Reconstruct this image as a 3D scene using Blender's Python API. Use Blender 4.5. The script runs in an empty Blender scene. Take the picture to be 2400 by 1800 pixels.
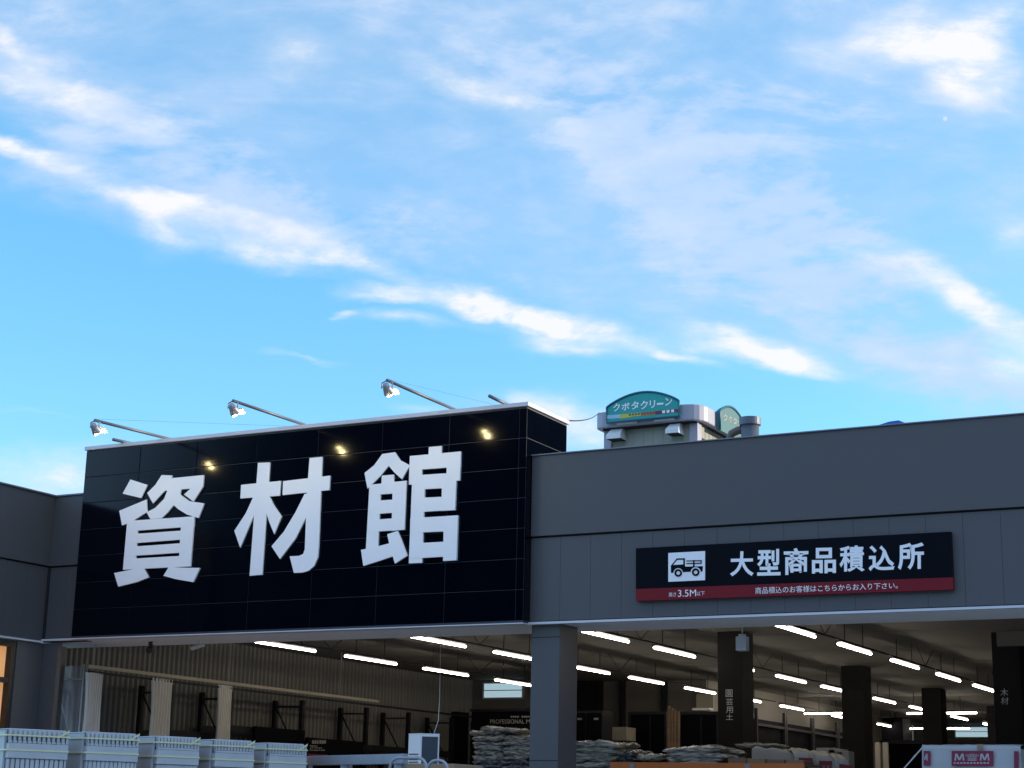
import bpy, bmesh, math, random
from mathutils import Vector, Matrix, noise
rad = math.radians
SC = bpy.context.scene
COL = SC.collection

# ------------------------------------------------------------------ camera
YAW, PITCH, ROLL, FPX, DIST, EYE = -0.4955838, 0.2446146, 0.0226622, 4009.2, 20.7986, 1.6
fwd = Vector((math.sin(YAW)*math.cos(PITCH), math.cos(YAW)*math.cos(PITCH), math.sin(PITCH)))
r0 = fwd.cross(Vector((0, 0, 1))).normalized()
u0 = r0.cross(fwd)
cr, sr = math.cos(ROLL), math.sin(ROLL)
rgt = cr*r0 + sr*u0
upv = -sr*r0 + cr*u0
CAM = Vector((0, -DIST, EYE))
cd = bpy.data.cameras.new("camera")
cam = bpy.data.objects.new("camera", cd)
COL.objects.link(cam)
cam.matrix_world = Matrix(((rgt.x, upv.x, -fwd.x, CAM.x), (rgt.y, upv.y, -fwd.y, CAM.y),
                           (rgt.z, upv.z, -fwd.z, CAM.z), (0, 0, 0, 1)))
cd.sensor_width = 36.0
cd.lens = FPX/2400*36
cd.clip_start, cd.clip_end = 0.1, 5000
SC.camera = cam


def ray(px, py):
    return fwd*FPX + rgt*(px-1200) - upv*(py-900)


def P(px, py, x=None, y=None, z=None, pl=None):
    """surveyed point of the photo (2400 x 1800) on a plane of the place"""
    d = ray(px, py)
    if pl:
        n = Vector(pl[1])
        t = (Vector(pl[0])-CAM).dot(n)/d.dot(n)
    else:
        i, v = (0, x) if x is not None else ((1, y) if y is not None else (2, z))
        t = (v-CAM[i])/d[i]
    return CAM + d*t


# ------------------------------------------------------------------ sky and sun
SUN_AZ, SUN_EL = rad(57), rad(11)         # azimuth from +Y towards +X
SKY_STR, EXPO = 0.12, 1.30
SC.view_settings.view_transform = 'Standard'
SC.view_settings.look = 'None'
SC.view_settings.gamma = 1
SC.view_settings.exposure = EXPO
W = bpy.data.worlds.new("World")
SC.world = W
W.use_nodes = True
wn, wl = W.node_tree.nodes, W.node_tree.links
wn.clear()


def nd(t, **k):
    n = wn.new(t)
    for a, b in k.items():
        setattr(n, a, b)
    return n


def mth(op, a, b=None, c=None, clamp=False):
    n = nd('ShaderNodeMath', operation=op, use_clamp=clamp)
    for i, v in enumerate((a, b, c)):
        if v is None:
            continue
        if isinstance(v, (int, float)):
            n.inputs[i].default_value = v
        else:
            wl.new(v, n.inputs[i])
    return n.outputs[0]


def mixc(fac, a, b, bt='MIX'):
    n = nd('ShaderNodeMix', data_type='RGBA', blend_type=bt)
    for s, v in ((n.inputs[0], fac), (n.inputs[6], a), (n.inputs[7], b)):
        if isinstance(v, (int, float)):
            s.default_value = v
        elif isinstance(v, tuple):
            s.default_value = (*v, 1)
        else:
            wl.new(v, s)
    return n.outputs[2]


sky = nd('ShaderNodeTexSky', sky_type='NISHITA', sun_disc=False)
sky.sun_elevation = SUN_EL
sky.sun_rotation = SUN_AZ
sky.altitude = 0
sky.air_density, sky.dust_density, sky.ozone_density = 1.0, 0.6, 1.6
tc = nd('ShaderNodeTexCoord')
# clouds live on the sky vault around one fixed compass bearing (north-west, 14 degrees up)
A0 = Vector((math.sin(rad(-28.4))*math.cos(rad(14)), math.cos(rad(-28.4))*math.cos(rad(14)), math.sin(rad(14))))
R0 = A0.cross(Vector((0, 0, 1))).normalized()
U0 = R0.cross(A0)


def dot(v):
    n = nd('ShaderNodeVectorMath', operation='DOT_PRODUCT')
    wl.new(tc.outputs['Generated'], n.inputs[0])
    n.inputs[1].default_value = v
    return n.outputs['Value']


dF, dR, dU, dZ = dot(A0), dot(R0), dot(U0), dot((0, 0, 1))
front = mth('GREATER_THAN', dF, 0.15)
dFc = mth('MAXIMUM', dF, 0.15)
comb = nd('ShaderNodeCombineXYZ')
wl.new(mth('DIVIDE', dR, dFc), comb.inputs[0])
wl.new(mth('DIVIDE', dU, dFc), comb.inputs[1])
UV = comb.outputs[0]


def cloud_noise(scale, detail, rot=0.0, sx=1.0, sy=1.0, dist=0.0, rough=0.55, col=False):
    mp = nd('ShaderNodeMapping')
    mp.inputs['Rotation'].default_value = (0, 0, rot)
    mp.inputs['Scale'].default_value = (sx, sy, 1)
    wl.new(UV, mp.inputs[0])
    n = nd('ShaderNodeTexNoise')
    n.inputs['Scale'].default_value = scale
    n.inputs['Detail'].default_value = detail
    n.inputs['Roughness'].default_value = rough
    n.inputs['Distortion'].default_value = dist
    wl.new(mp.outputs[0], n.inputs['Vector'])
    return n.outputs['Color'] if col else n.outputs['Fac']


def warp(amt, scale, src, detail=5):
    c = cloud_noise(scale, detail, rot=rad(14), sx=0.55, sy=1.4, col=True)
    a = nd('ShaderNodeVectorMath', operation='SUBTRACT')
    wl.new(c, a.inputs[0])
    a.inputs[1].default_value = (0.5, 0.5, 0.5)
    b = nd('ShaderNodeVectorMath', operation='MULTIPLY_ADD')
    wl.new(a.outputs[0], b.inputs[0])
    b.inputs[1].default_value = (amt*1.5, amt*0.75, 0)
    wl.new(src, b.inputs[2])
    return b.outputs[0]


def strokes(lst, src):
    tot = None
    for (cx, cy, L, Wd, ang, w) in lst:
        d = ray(cx, cy).normalized()
        f = d.dot(A0)
        mp = nd('ShaderNodeMapping', vector_type='TEXTURE')
        mp.inputs['Location'].default_value = (d.dot(R0)/f, d.dot(U0)/f, 0)
        mp.inputs['Rotation'].default_value = (0, 0, -rad(ang)+ROLL)
        mp.inputs['Scale'].default_value = (L/FPX*1.25, Wd/FPX*(1.05 if Wd < 60 else 1.25), 1)
        wl.new(src, mp.inputs[0])
        g = nd('ShaderNodeTexGradient', gradient_type='SPHERICAL')
        wl.new(mp.outputs[0], g.inputs[0])
        tot = mth('MULTIPLY', g.outputs['Fac'], w) if tot is None else mth('MULTIPLY_ADD', g.outputs['Fac'], w, tot)
    return tot


BRIGHT = [(40, 112, 120, 46, 28, 1.5), (75, 184, 190, 44, 12, 1.6), (235, 205, 150, 38, 16, .9), (0, 70, 60, 40, 10, .7),
          (250, 258, 150, 36, 20, .8), (340, 312, 150, 44, 25, .8), (110, 365, 210, 42, 14, 1.6), (20, 330, 90, 40, 25, 1.0),
          (275, 458, 190, 46, 15, 1.3), (385, 530, 90, 70, 40, 1.0), (625, 590, 240, 48, 13, 1.5),
          (835, 620, 140, 34, 15, 1.3), (720, 560, 160, 26, 12, .8), (560, 520, 190, 30, 14, .8), (920, 700, 130, 22, 8, .9), (1180, 740, 230, 26, 12, 1.1), (470, 505, 170, 40, 14, .7), (1080, 702, 230, 44, 8, 1.5), (1375, 765, 300, 40, 11, 1.8),
          (975, 748, 140, 24, 5, 1.0), (1375, 815, 220, 40, 4, 1.1), (1240, 770, 150, 50, 14, .9),
          (1600, 828, 100, 18, 14, .8), (1790, 815, 240, 46, 13, 1.4), (1850, 848, 130, 34, 10, 1.5), (1680, 790, 130, 30, 14, .7),
          (2225, 125, 170, 100, 25, 1.35), (2090, 80, 260, 100, -20, .75), (2350, 195, 120, 80, 0, 1.0),
          (2330, 35, 160, 60, -30, 1.2), (2030, 120, 160, 60, -8, .8), (2240, 200, 100, 100, 0, .7),
          (700, 115, 120, 90, 30, .9), (1025, 160, 120, 55, 20, .75), (1120, 205, 170, 40, 8, .7), (1560, 175, 130, 45, -10, .6),
          (722, 837, 130, 10, 8, .7), (846, 732, 34, 12, 8, .8), (470, 248, 110, 38, 4, .55), (370, 250, 60, 30, -8, .5),
          (1335, 965, 130, 50, 22, 1.5), (1400, 1030, 140, 50, 10, 1.0), (130, 1125, 320, 90, -4, 1.5), (60, 980, 110, 10, 0, .5), (1000, 955, 110, 28, 6, .8),
          (2385, 835, 130, 90, 20, 1.4), (2290, 710, 140, 50, 20, 1.2), (1250, 250, 190, 60, 25, .75), (1340, 380, 170, 90, 40, .7), (1760, 300, 220, 60, 12, .6), (2130, 640, 220, 60, 24, .8), (2330, 770, 130, 45, 20, .8), (2390, 540, 100, 70, 10, .8), (2120, 650, 190, 60, 22, .6),
          (1900, 590, 150, 45, 15, .5), (1985, 500, 160, 50, 18, .4), (2215, 278, 9, 9, 0, 0.0)]
VEIL = [(560, 400, 700, 95, 21, 1.1), (300, 300, 420, 110, 20, .9), (480, 480, 520, 80, 19, .9), (1250, 640, 620, 110, 14, .8),
        (1500, 420, 560, 260, 22, 1.15), (1700, 200, 700, 160, 12, .7), (1950, 540, 640, 250, 22, 1.35), (2150, 700, 520, 190, 24, 1.5), (1400, 360, 260, 160, 30, .8),
        (1120, 180, 420, 160, 12, .9), (1330, 60, 420, 120, 8, .6), (1750, 300, 420, 150, 12, .8), (2250, 150, 420, 260, 10, 1.5),
        (650, 130, 320, 160, 15, .7), (1900, 850, 620, 110, 10, .6), (2330, 900, 360, 150, 10, .9), (1700, 640, 420, 130, 20, .7),
        (820, 500, 460, 130, 18, .7), (120, 420, 320, 60, 16, .8), (130, 1120, 500, 130, -3, 1.0), (1330, 980, 260, 120, 5, 1.0)]
uvB = warp(0.045, 12, warp(0.016, 45, UV))
uvV = warp(0.090, 7, warp(0.03, 22, UV))
sB = strokes(BRIGHT, uvB)
sV = strokes(VEIL, uvV)
nB = cloud_noise(30, 10, rot=rad(14), sx=0.55, sy=1.35, dist=0.3, rough=0.66)
nV = cloud_noise(10, 9, rot=rad(21), sx=0.55, sy=1.4, dist=0.45, rough=0.60)
nF = cloud_noise(42, 8, rot=rad(16), sx=0.6, sy=1.3, dist=0.2, rough=0.6)


def ss(v, lo, hi):
    n = nd('ShaderNodeMapRange', interpolation_type='SMOOTHSTEP')
    n.inputs['From Min'].default_value = lo
    n.inputs['From Max'].default_value = hi
    wl.new(v, n.inputs['Value'])
    return n.outputs[0]


# the cloud sheet ends along one long diagonal front; below it the sky is clear
sep = nd('ShaderNodeSeparateXYZ')
wl.new(uvV, sep.inputs[0])
X_ = mth('MULTIPLY_ADD', sep.outputs[0], FPX/1000, 1.2)            # in thousands
lineV = mth('MULTIPLY_ADD', X_, mth('MULTIPLY_ADD', X_, -0.060, 0.400), 0.330)
Y_ = mth('MULTIPLY_ADD', sep.outputs[1], -FPX/1000, 0.9)
sheet_ = ss(mth('SUBTRACT', lineV, Y_), -0.05, 0.13)
vn = ss(mth('ADD', mth('MULTIPLY', nV, 0.72), mth('MULTIPLY', nF, 0.28)), 0.36, 0.66)
core = ss(mth('MULTIPLY', sB, mth('MULTIPLY_ADD', nB, 3.3, mth('MULTIPLY_ADD', nF, 2.4, -2.25))), 0.02, 1.75)
halo = mth('MULTIPLY', ss(sB, 0.0, 2.0), 0.52)
fB = mth('MAXIMUM', core, mth('MULTIPLY_ADD', core, 0.60, halo), clamp=True)
fV0 = ss(mth('MULTIPLY', sV, mth('MULTIPLY_ADD', vn, 1.15, 0.16)), -0.02, 1.75)
fV = mth('MAXIMUM', mth('MULTIPLY', fV0, 0.95), mth('MULTIPLY', sheet_, mth('MULTIPLY_ADD', vn, 0.50, 0.30)), clamp=True)
puff = mth('MULTIPLY', mth('MULTIPLY', ss(nV, 0.47, 0.72), ss(nF, 0.34, 0.68)), mth('MULTIPLY', sheet_, 0.5))
fB = mth('MAXIMUM', fB, puff)
# unseen cloud over the rest of the sky, brightened to light the facade
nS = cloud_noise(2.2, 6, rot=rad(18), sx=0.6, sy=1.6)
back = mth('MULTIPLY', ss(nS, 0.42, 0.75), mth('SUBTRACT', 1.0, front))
K = 1.0/(SKY_STR*2**EXPO)


def lin(r, g, b, k=1.0):
    return tuple(k*((c/255/12.92) if c < 10 else ((c/255+0.055)/1.055)**2.4) for c in (r, g, b))


ss_sky = mixc(1.0, sky.outputs[0], (0.53, 1.02, 1.34), 'MULTIPLY')
lift = ss(dZ, 0.12, 0.52)
gain = mixc(lift, (1.18, 0.99, 0.97), (1.04, 1.10, 0.98))
ss_sky = mixc(1.0, ss_sky, gain, 'MULTIPLY')
c1 = mixc(mth('MULTIPLY', fV, 0.88), ss_sky, lin(198, 221, 254, K*1.03))
c2 = mixc(mth('MULTIPLY', fB, 0.94), c1, lin(252, 252, 254, K*1.02))
md = ray(2215, 278).normalized()
moon = ss(dot(md), math.cos(0.0017), math.cos(0.0007))
c2 = mixc(mth('MULTIPLY', moon, 0.6), c2, lin(225, 242, 255, K))
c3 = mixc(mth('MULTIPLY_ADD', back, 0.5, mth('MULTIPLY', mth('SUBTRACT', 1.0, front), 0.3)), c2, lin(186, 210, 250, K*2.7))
# unseen dark low band, added behind and right to darken the sign's reflections
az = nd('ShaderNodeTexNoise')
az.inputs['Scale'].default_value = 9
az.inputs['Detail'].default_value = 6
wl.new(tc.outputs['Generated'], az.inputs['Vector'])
dark_band = ss(mth('SUBTRACT', mth('MULTIPLY_ADD', az.outputs['Fac'], 0.22, 0.16), dZ), -0.012, 0.012)
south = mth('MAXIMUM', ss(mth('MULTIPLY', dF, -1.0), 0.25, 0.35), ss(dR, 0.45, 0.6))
c3 = mixc(mth('MULTIPLY', dark_band, south), c3, lin(24, 32, 40, K))
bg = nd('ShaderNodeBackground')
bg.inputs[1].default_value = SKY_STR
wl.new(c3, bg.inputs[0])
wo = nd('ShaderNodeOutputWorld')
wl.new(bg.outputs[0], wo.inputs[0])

sd = bpy.data.lights.new("sun", 'SUN')
sd.energy = 2.0
sd.angle = rad(0.6)
sd.color = (1.0, 0.86, 0.68)
sun = bpy.data.objects.new("sun", sd)
COL.objects.link(sun)
sdir = Vector((math.sin(SUN_AZ)*math.cos(SUN_EL), math.cos(SUN_AZ)*math.cos(SUN_EL), math.sin(SUN_EL)))
sun.rotation_euler = sdir.to_track_quat('Z', 'Y').to_euler()
sun.location = sdir*60


# ------------------------------------------------------------------ materials
def mat(name, col, rough=0.5, metal=0.0, var=0.12, scale=3.0, bump=0.0, bscale=40.0, ior=None, spec=None, stretch=(1, 1, 1), coat=0.0):
    m = bpy.data.materials.new(name)
    m.use_nodes = True
    n, l = m.node_tree.nodes, m.node_tree.links
    b = n['Principled BSDF']
    b.inputs['Roughness'].default_value = rough
    b.inputs['Metallic'].default_value = metal
    if spec is not None:
        b.inputs['Specular IOR Level'].default_value = spec
    if coat:
        b.inputs['Coat Weight'].default_value = coat
    t = n.new('ShaderNodeTexCoord')
    mp = n.new('ShaderNodeMapping')
    mp.inputs['Scale'].default_value = stretch
    l.new(t.outputs['Object'], mp.inputs[0])
    x = n.new('ShaderNodeTexNoise')
    x.inputs['Scale'].default_value = scale
    x.inputs['Detail'].default_value = 6
    l.new(mp.outputs[0], x.inputs['Vector'])
    r = n.new('ShaderNodeMix')
    r.data_type = 'RGBA'
    r.inputs[6].default_value = (*[max(0, c*(1-var)) for c in col], 1)
    r.inputs[7].default_value = (*[min(1, c*(1+var)) for c in col], 1)
    l.new(x.outputs['Fac'], r.inputs[0])
    l.new(r.outputs[2], b.inputs['Base Color'])
    rr = n.new('ShaderNodeMapRange')
    rr.inputs['To Min'].default_value = max(0.02, rough*0.85)
    rr.inputs['To Max'].default_value = min(1, rough*1.15)
    l.new(x.outputs['Fac'], rr.inputs['Value'])
    l.new(rr.outputs[0], b.inputs['Roughness'])
    if bump:
        y = n.new('ShaderNodeTexNoise')
        y.inputs['Scale'].default_value = bscale
        y.inputs['Detail'].default_value = 4
        l.new(mp.outputs[0], y.inputs['Vector'])
        bp = n.new('ShaderNodeBump')
        bp.inputs['Strength'].default_value = bump
        bp.inputs['Distance'].default_value = 0.02
        l.new(y.outputs['Fac'], bp.inputs['Height'])
        l.new(bp.outputs[0], b.inputs['Normal'])
    return m


def emis(name, col, s):
    m = bpy.data.materials.new(name)
    m.use_nodes = True
    b = m.node_tree.nodes['Principled BSDF']
    b.inputs['Base Color'].default_value = (*col, 1)
    b.inputs['Emission Color'].default_value = (*col, 1)
    b.inputs['Emission Strength'].default_value = s
    return m


M = dict(
    grey=mat('grey_panel', (.080, .079, .083), .55, .0, .05, 1.5, .03, 25),
    greyb=mat('grey_panel_lower', (.079, .079, .084), .5, .0, .06, 1.2, .03, 30, stretch=(1, 1, .3)),
    dark=mat('dark_gap', (.012, .012, .014), .8),
    drip=mat('pale_metal_edge', (.60, .60, .65), .45, .0, .06),
    black=mat('black_gloss_panel', (.0003, .0012, .0045), .105, 0, .2, 2, spec=.26),
    white=mat('white_letter', (.88, .88, .90), .4, 0, .03),
    red=mat('dark_red_band', (.19, .010, .018), .55, 0, .1, spec=.2),
    bboard=mat('black_board', (.0015, .0022, .006), .35, 0, .2, spec=.12),
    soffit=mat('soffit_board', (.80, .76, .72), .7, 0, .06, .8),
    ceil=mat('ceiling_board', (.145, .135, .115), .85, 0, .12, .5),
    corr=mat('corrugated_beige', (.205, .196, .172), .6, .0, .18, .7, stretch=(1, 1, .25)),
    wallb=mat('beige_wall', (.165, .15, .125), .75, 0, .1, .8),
    pillar=mat('black_pillar', (.011, .0105, .010), .65, 0, .2, 3, spec=.2),
    floor=mat('concrete_floor', (.38, .37, .35), .6, 0, .2, .8),
    asphalt=mat('yard_concrete', (.28, .275, .265), .9, 0, .25, 2, .3, 60),
    steel=mat('galvanised_steel', (.30, .31, .34), .42, .4, .15, 6),
    dsteel=mat('dark_steel', (.022, .022, .025), .55, 0, .2, 6, spec=.2),
    rack=mat('rack_dark_paint', (.013, .014, .018), .55, 0, .25, 5, spec=.2),
    cloth=mat('curtain_cloth', (.80, .76, .68), .85, 0, .08, 6, .1, 60),
    seam=mat('panel_seam', (.034, .036, .042), .7, 0, .1),
    signback=mat('sign_joint_grey', (.030, .036, .050), .5, 0, .2),
    edge=mat('parapet_cap_grey', (.20, .21, .24), .45, 0, .05),
    bundle=mat('pale_plastic', (.46, .475, .49), .45, 0, .16, 4, .08, 30),
    bundled=mat('slot_plastic', (.08, .10, .13), .6, 0, .3, 5),
    strap=mat('yellow_strap', (.72, .70, .42), .4, 0, .1),
    tube=emis('lit_tube', (1.0, .90, .77), 9.5),
    lampface=emis('lit_floodlight', (1.0, .80, .36), 110.0),
    cam=mat('camera_black', (.02, .02, .022), .35),
    paleplastic=mat('pale_grey_plastic', (.55, .56, .56), .45, 0, .06),
    orange=mat('orange_rack_paint', (.60, .15, .022), .5, 0, .18, 5),
    wood=mat('rough_wood', (.24, .15, .085), .75, 0, .35, 4, .2, 30, stretch=(.25, 1, 3)),
    sack=mat('white_woven_sack', (.48, .445, .38), .7, 0, .12, 4, .3, 30),
    wrap=mat('white_wrap', (.40, .405, .42), .5, 0, .18, 3, .6, 7),
    maroon=mat('maroon_print', (.20, .012, .045), .5, 0, .1),
    redink=mat('red_print', (.24, .02, .03), .6, 0, .2),
    unit=mat('ivory_casing', (.70, .72, .72), .4, 0, .06),
    unitd=mat('dark_grille', (.045, .06, .075), .45, .2, .15),
    cream=mat('cream_siding', (.31, .33, .27), .6, 0, .2, 1.4, stretch=(1, 1, .2)),
    lilac=mat('pale_band_metal', (.36, .36, .42), .5, .1, .06),
    teal=mat('teal_sign_face', (.016, .34, .31), .55, 0, .10, 2),
    teald=mat('teal_sign_rim', (.012, .11, .16), .4, 0, .1),
    palegreen=mat('dull_teal_face', (.05, .17, .18), .6, 0, .15, 2),
    chim=mat('grey_blue_duct', (.12, .14, .17), .5, .3, .15, 5),
    blue=mat('blue_roof_paint', (.02, .12, .50), .45, 0, .1),
    frame=mat('black_window_frame', (.010, .010, .012), .35, .2, .1),
    lamphead=mat('lamp_shell', (.30, .31, .34), .3, .2, .08),
    armsteel=mat('arm_steel', (.13, .14, .17), .45, .2, .15, 8),
    yellow=mat('yellow_print', (.60, .50, .06), .5, 0, .1),
    sky_print=mat('pale_blue_print', (.35, .55, .70), .5, 0, .08),
    brown=mat('brown_duct', (.13, .10, .08), .55, .2, .2, 8),
    green=mat('dull_green_panel', (.012, .022, .020), .6, 0, .2),
    poster=mat('poster_black', (.0025, .0025, .005), .75, 0, .2, spec=.1),
    greyink=mat('pale_grey_print', (.34, .33, .31), .6),
    box=mat('beige_box', (.40, .36, .27), .7, 0, .08),
    carton=mat('brown_carton', (.30, .20, .12), .8, 0, .2, 3),
    redstuff=mat('dull_red_goods', (.12, .015, .015), .6, 0, .3, 8),
)


def bagmat(name, c1, c2, c3):
    m = bpy.data.materials.new(name)
    m.use_nodes = True
    n, l = m.node_tree.nodes, m.node_tree.links
    b = n['Principled BSDF']
    b.inputs['Roughness'].default_value = .2
    t = n.new('ShaderNodeTexCoord')
    oi = n.new('ShaderNodeObjectInfo')
    add = n.new('ShaderNodeVectorMath')
    l.new(t.outputs['Object'], add.inputs[0])
    l.new(oi.outputs['Random'], add.inputs[1])
    mp = n.new('ShaderNodeMapping')
    mp.inputs['Scale'].default_value = (2.6, 2.6, 16)
    l.new(add.outputs[0], mp.inputs[0])
    x = n.new('ShaderNodeTexNoise')
    x.inputs['Scale'].default_value = 3.2
    x.inputs['Detail'].default_value = 5
    l.new(mp.outputs[0], x.inputs['Vector'])
    cr_ = n.new('ShaderNodeValToRGB')
    e = cr_.color_ramp.elements
    e[0].position, e[0].color = .36, (*c1, 1)
    e[1].position, e[1].color = .66, (*c3, 1)
    k = e.new(.5)
    k.color = (*c2, 1)
    l.new(x.outputs['Fac'], cr_.inputs[0])
    l.new(cr_.outputs[0], b.inputs['Base Color'])
    bp = n.new('ShaderNodeBump')
    bp.inputs['Strength'].default_value = .55
    bp.inputs['Distance'].default_value = .03
    y = n.new('ShaderNodeTexNoise')
    y.inputs['Scale'].default_value = 14
    y.inputs['Detail'].default_value = 4
    l.new(add.outputs[0], y.inputs['Vector'])
    l.new(y.outputs['Fac'], bp.inputs['Height'])
    l.new(bp.outputs[0], b.inputs['Normal'])
    return m


M['bag'] = bagmat('silver_bag', (.10, .098, .09), (.30, .285, .25), (.60, .56, .47))
M['bagd'] = bagmat('dark_bag', (.018, .020, .026), (.07, .075, .085), (.34, .33, .31))
M['bagg'] = bagmat('mixed_bag', (.10, .10, .075), (.27, .26, .21), (.52, .49, .40))


def clear_mat(name, col, alpha, rough=.1):
    m = bpy.data.materials.new(name)
    m.use_nodes = True
    n, l = m.node_tree.nodes, m.node_tree.links
    o = n['Material Output']
    b = n['Principled BSDF']
    b.inputs['Base Color'].default_value = (*col, 1)
    b.inputs['Roughness'].default_value = rough
    tr = n.new('ShaderNodeBsdfTransparent')
    mx = n.new('ShaderNodeMixShader')
    x = n.new('ShaderNodeTexNoise')
    x.inputs['Scale'].default_value = 2.5
    t = n.new('ShaderNodeTexCoord')
    l.new(t.outputs['Object'], x.inputs['Vector'])
    mr = n.new('ShaderNodeMapRange')
    mr.inputs['To Min'].default_value = alpha*.5
    mr.inputs['To Max'].default_value = alpha*1.5
    l.new(x.outputs['Fac'], mr.inputs['Value'])
    l.new(mr.outputs[0], mx.inputs[0])
    l.new(tr.outputs[0], mx.inputs[1])
    l.new(b.outputs[0], mx.inputs[2])
    l.new(mx.outputs[0], o.inputs[0])
    return m


M['vinyl'] = clear_mat('clear_vinyl', (.8, .83, .9), .26)
M['glass'] = clear_mat('window_glass', (.05, .06, .07), .25, .03)
M['blind'] = emis('lit_blind', (.70, .34, .13), .30)


# ------------------------------------------------------------------ mesh helpers
class MB:
    def __init__(s):
        s.v, s.f = [], []

    def add(s, vs, fs):
        k = len(s.v)
        s.v += [Vector(p) for p in vs]
        s.f += [tuple(i+k for i in f) for f in fs]
        return s

    def box(s, x0, x1, y0, y1, z0, z1):
        return s.add([(x, y, z) for x in (x0, x1) for y in (y0, y1) for z in (z0, z1)],
                     [(0, 1, 3, 2), (4, 6, 7, 5), (0, 4, 5, 1), (2, 3, 7, 6), (0, 2, 6, 4), (1, 5, 7, 3)])

    def obox(s, c, ax, ay, az):
        c, ax, ay, az = map(Vector, (c, ax, ay, az))
        return s.add([c+ax*i+ay*j+az*k for i in (-1, 1) for j in (-1, 1) for k in (-1, 1)],
                     [(0, 1, 3, 2), (4, 6, 7, 5), (0, 4, 5, 1), (2, 3, 7, 6), (0, 2, 6, 4), (1, 5, 7, 3)])

    def prism(s, front, off):
        """front polygon, extruded by vector off"""
        n = len(front)
        off = Vector(off)
        fr = [Vector(p) for p in front]
        s.add(fr+[p+off for p in fr], [tuple(range(n)), tuple(range(2*n-1, n-1, -1))] +
              [(i, i+n, (i+1) % n+n, (i+1) % n) for i in range(n)])
        return s

    def tube(s, pts, r, n=8, caps=True):
        pts = [Vector(p) for p in pts]
        rings, k = [], len(s.v)
        prev = None
        for i, p in enumerate(pts):
            t = (pts[min(i+1, len(pts)-1)]-pts[max(i-1, 0)]).normalized()
            a = Vector((0, 0, 1)) if abs(t.z) < .9 else Vector((1, 0, 0))
            e1 = t.cross(a).normalized() if prev is None else (prev-t*prev.dot(t)).normalized()
            prev = e1
            e2 = t.cross(e1)
            rr = r[i] if isinstance(r, (list, tuple)) else r
            s.v += [p+(e1*math.cos(2*math.pi*j/n)+e2*math.sin(2*math.pi*j/n))*rr for j in range(n)]
        for i in range(len(pts)-1):
            for j in range(n):
                a, b = k+i*n+j, k+i*n+(j+1) % n
                s.f.append((a, b, b+n, a+n))
        if caps:
            s.f.append(tuple(k+j for j in range(n))[::-1])
            s.f.append(tuple(k+(len(pts)-1)*n+j for j in range(n)))
        return s

    def grid(s, fn, nu, nv):
        vs = [fn(i/nu, j/nv) for i in range(nu+1) for j in range(nv+1)]
        w = nv+1
        return s.add(vs, [(i*w+j, (i+1)*w+j, (i+1)*w+j+1, i*w+j+1) for i in range(nu) for j in range(nv)])

    def build(s, name, m, parent=None, smooth=False, bevel=0, origin=None, flip=False):
        me = bpy.data.meshes.new(name)
        o = bpy.data.objects.new(name, me)
        COL.objects.link(o)
        off = Vector(origin) if origin is not None else Vector()
        if parent is not None:
            off = parent_world(parent)
        me.from_pydata([p-off for p in s.v], [], s.f)
        bm = bmesh.new()
        bm.from_mesh(me)
        bmesh.ops.recalc_face_normals(bm, faces=bm.faces)
        if bevel:
            bmesh.ops.bevel(bm, geom=[e for e in bm.edges if e.is_manifold and e.calc_face_angle(0) > .6],
                            offset=bevel, segments=2, affect='EDGES', profile=.6)
        bm.to_mesh(me)
        bm.free()
        if smooth:
            for p in me.polygons:
                p.use_smooth = True
        me.materials.append(m)
        if parent is not None:
            o.parent = parent
        else:
            o.location = off
        return o


def parent_world(p):
    v = Vector()
    while p is not None:
        v += Vector(p.location)
        p = p.parent
    return v


def thing(name, label, cat, loc=(0, 0, 0), group=None):
    o = bpy.data.objects.new(name, None)
    o.empty_display_size = .2
    COL.objects.link(o)
    o.location = loc
    return tag(o, label, cat, group)


def tag(o, label, cat, group=None, kind=None):
    o['label'], o['category'] = label, cat
    if group:
        o['group'] = group
    if kind:
        o['kind'] = kind
    return o


def structure(o, label=None):
    o['kind'] = 'structure'
    if label:
        o['label'] = label
    return o


def copy_tree(root, off, label=None):
    """copy a thing with its parts (and theirs); unrotated, shifted by off"""
    r = root.copy()
    COL.objects.link(r)
    r.location = Vector(root.location)+Vector(off)
    for ch in list(root.children):
        c = ch.copy()
        COL.objects.link(c)
        c.parent = r
        for g in list(ch.children):
            d = g.copy()
            COL.objects.link(d)
            d.parent = c
    if label:
        r['label'] = label
    return r


def glyphs(text, bold=0.0, spacing=1.0):
    """outline letters of the built-in typeface as flat triangles in 0..1 x 0..1"""
    cu = bpy.data.curves.new('t', 'FONT')
    cu.body = text
    cu.size = 1.0
    cu.offset = bold
    cu.space_character = spacing
    cu.resolution_u = 4
    cu.fill_mode = 'FRONT'
    o = bpy.data.objects.new('t', cu)
    COL.objects.link(o)
    dg = bpy.context.evaluated_depsgraph_get()
    me = bpy.data.meshes.new_from_object(o.evaluated_get(dg))
    vs = [v.co.copy() for v in me.vertices]
    fs = [tuple(p.vertices) for p in me.polygons]
    bpy.data.objects.remove(o)
    bpy.data.meshes.remove(me)
    bpy.data.curves.remove(cu)
    if not vs:
        return [], []
    x0, x1 = min(v.x for v in vs), max(v.x for v in vs)
    y0, y1 = min(v.y for v in vs), max(v.y for v in vs)
    return [((v.x-x0)/max(1e-6, x1-x0), (v.y-y0)/max(1e-6, y1-y0)) for v in vs], fs


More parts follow.
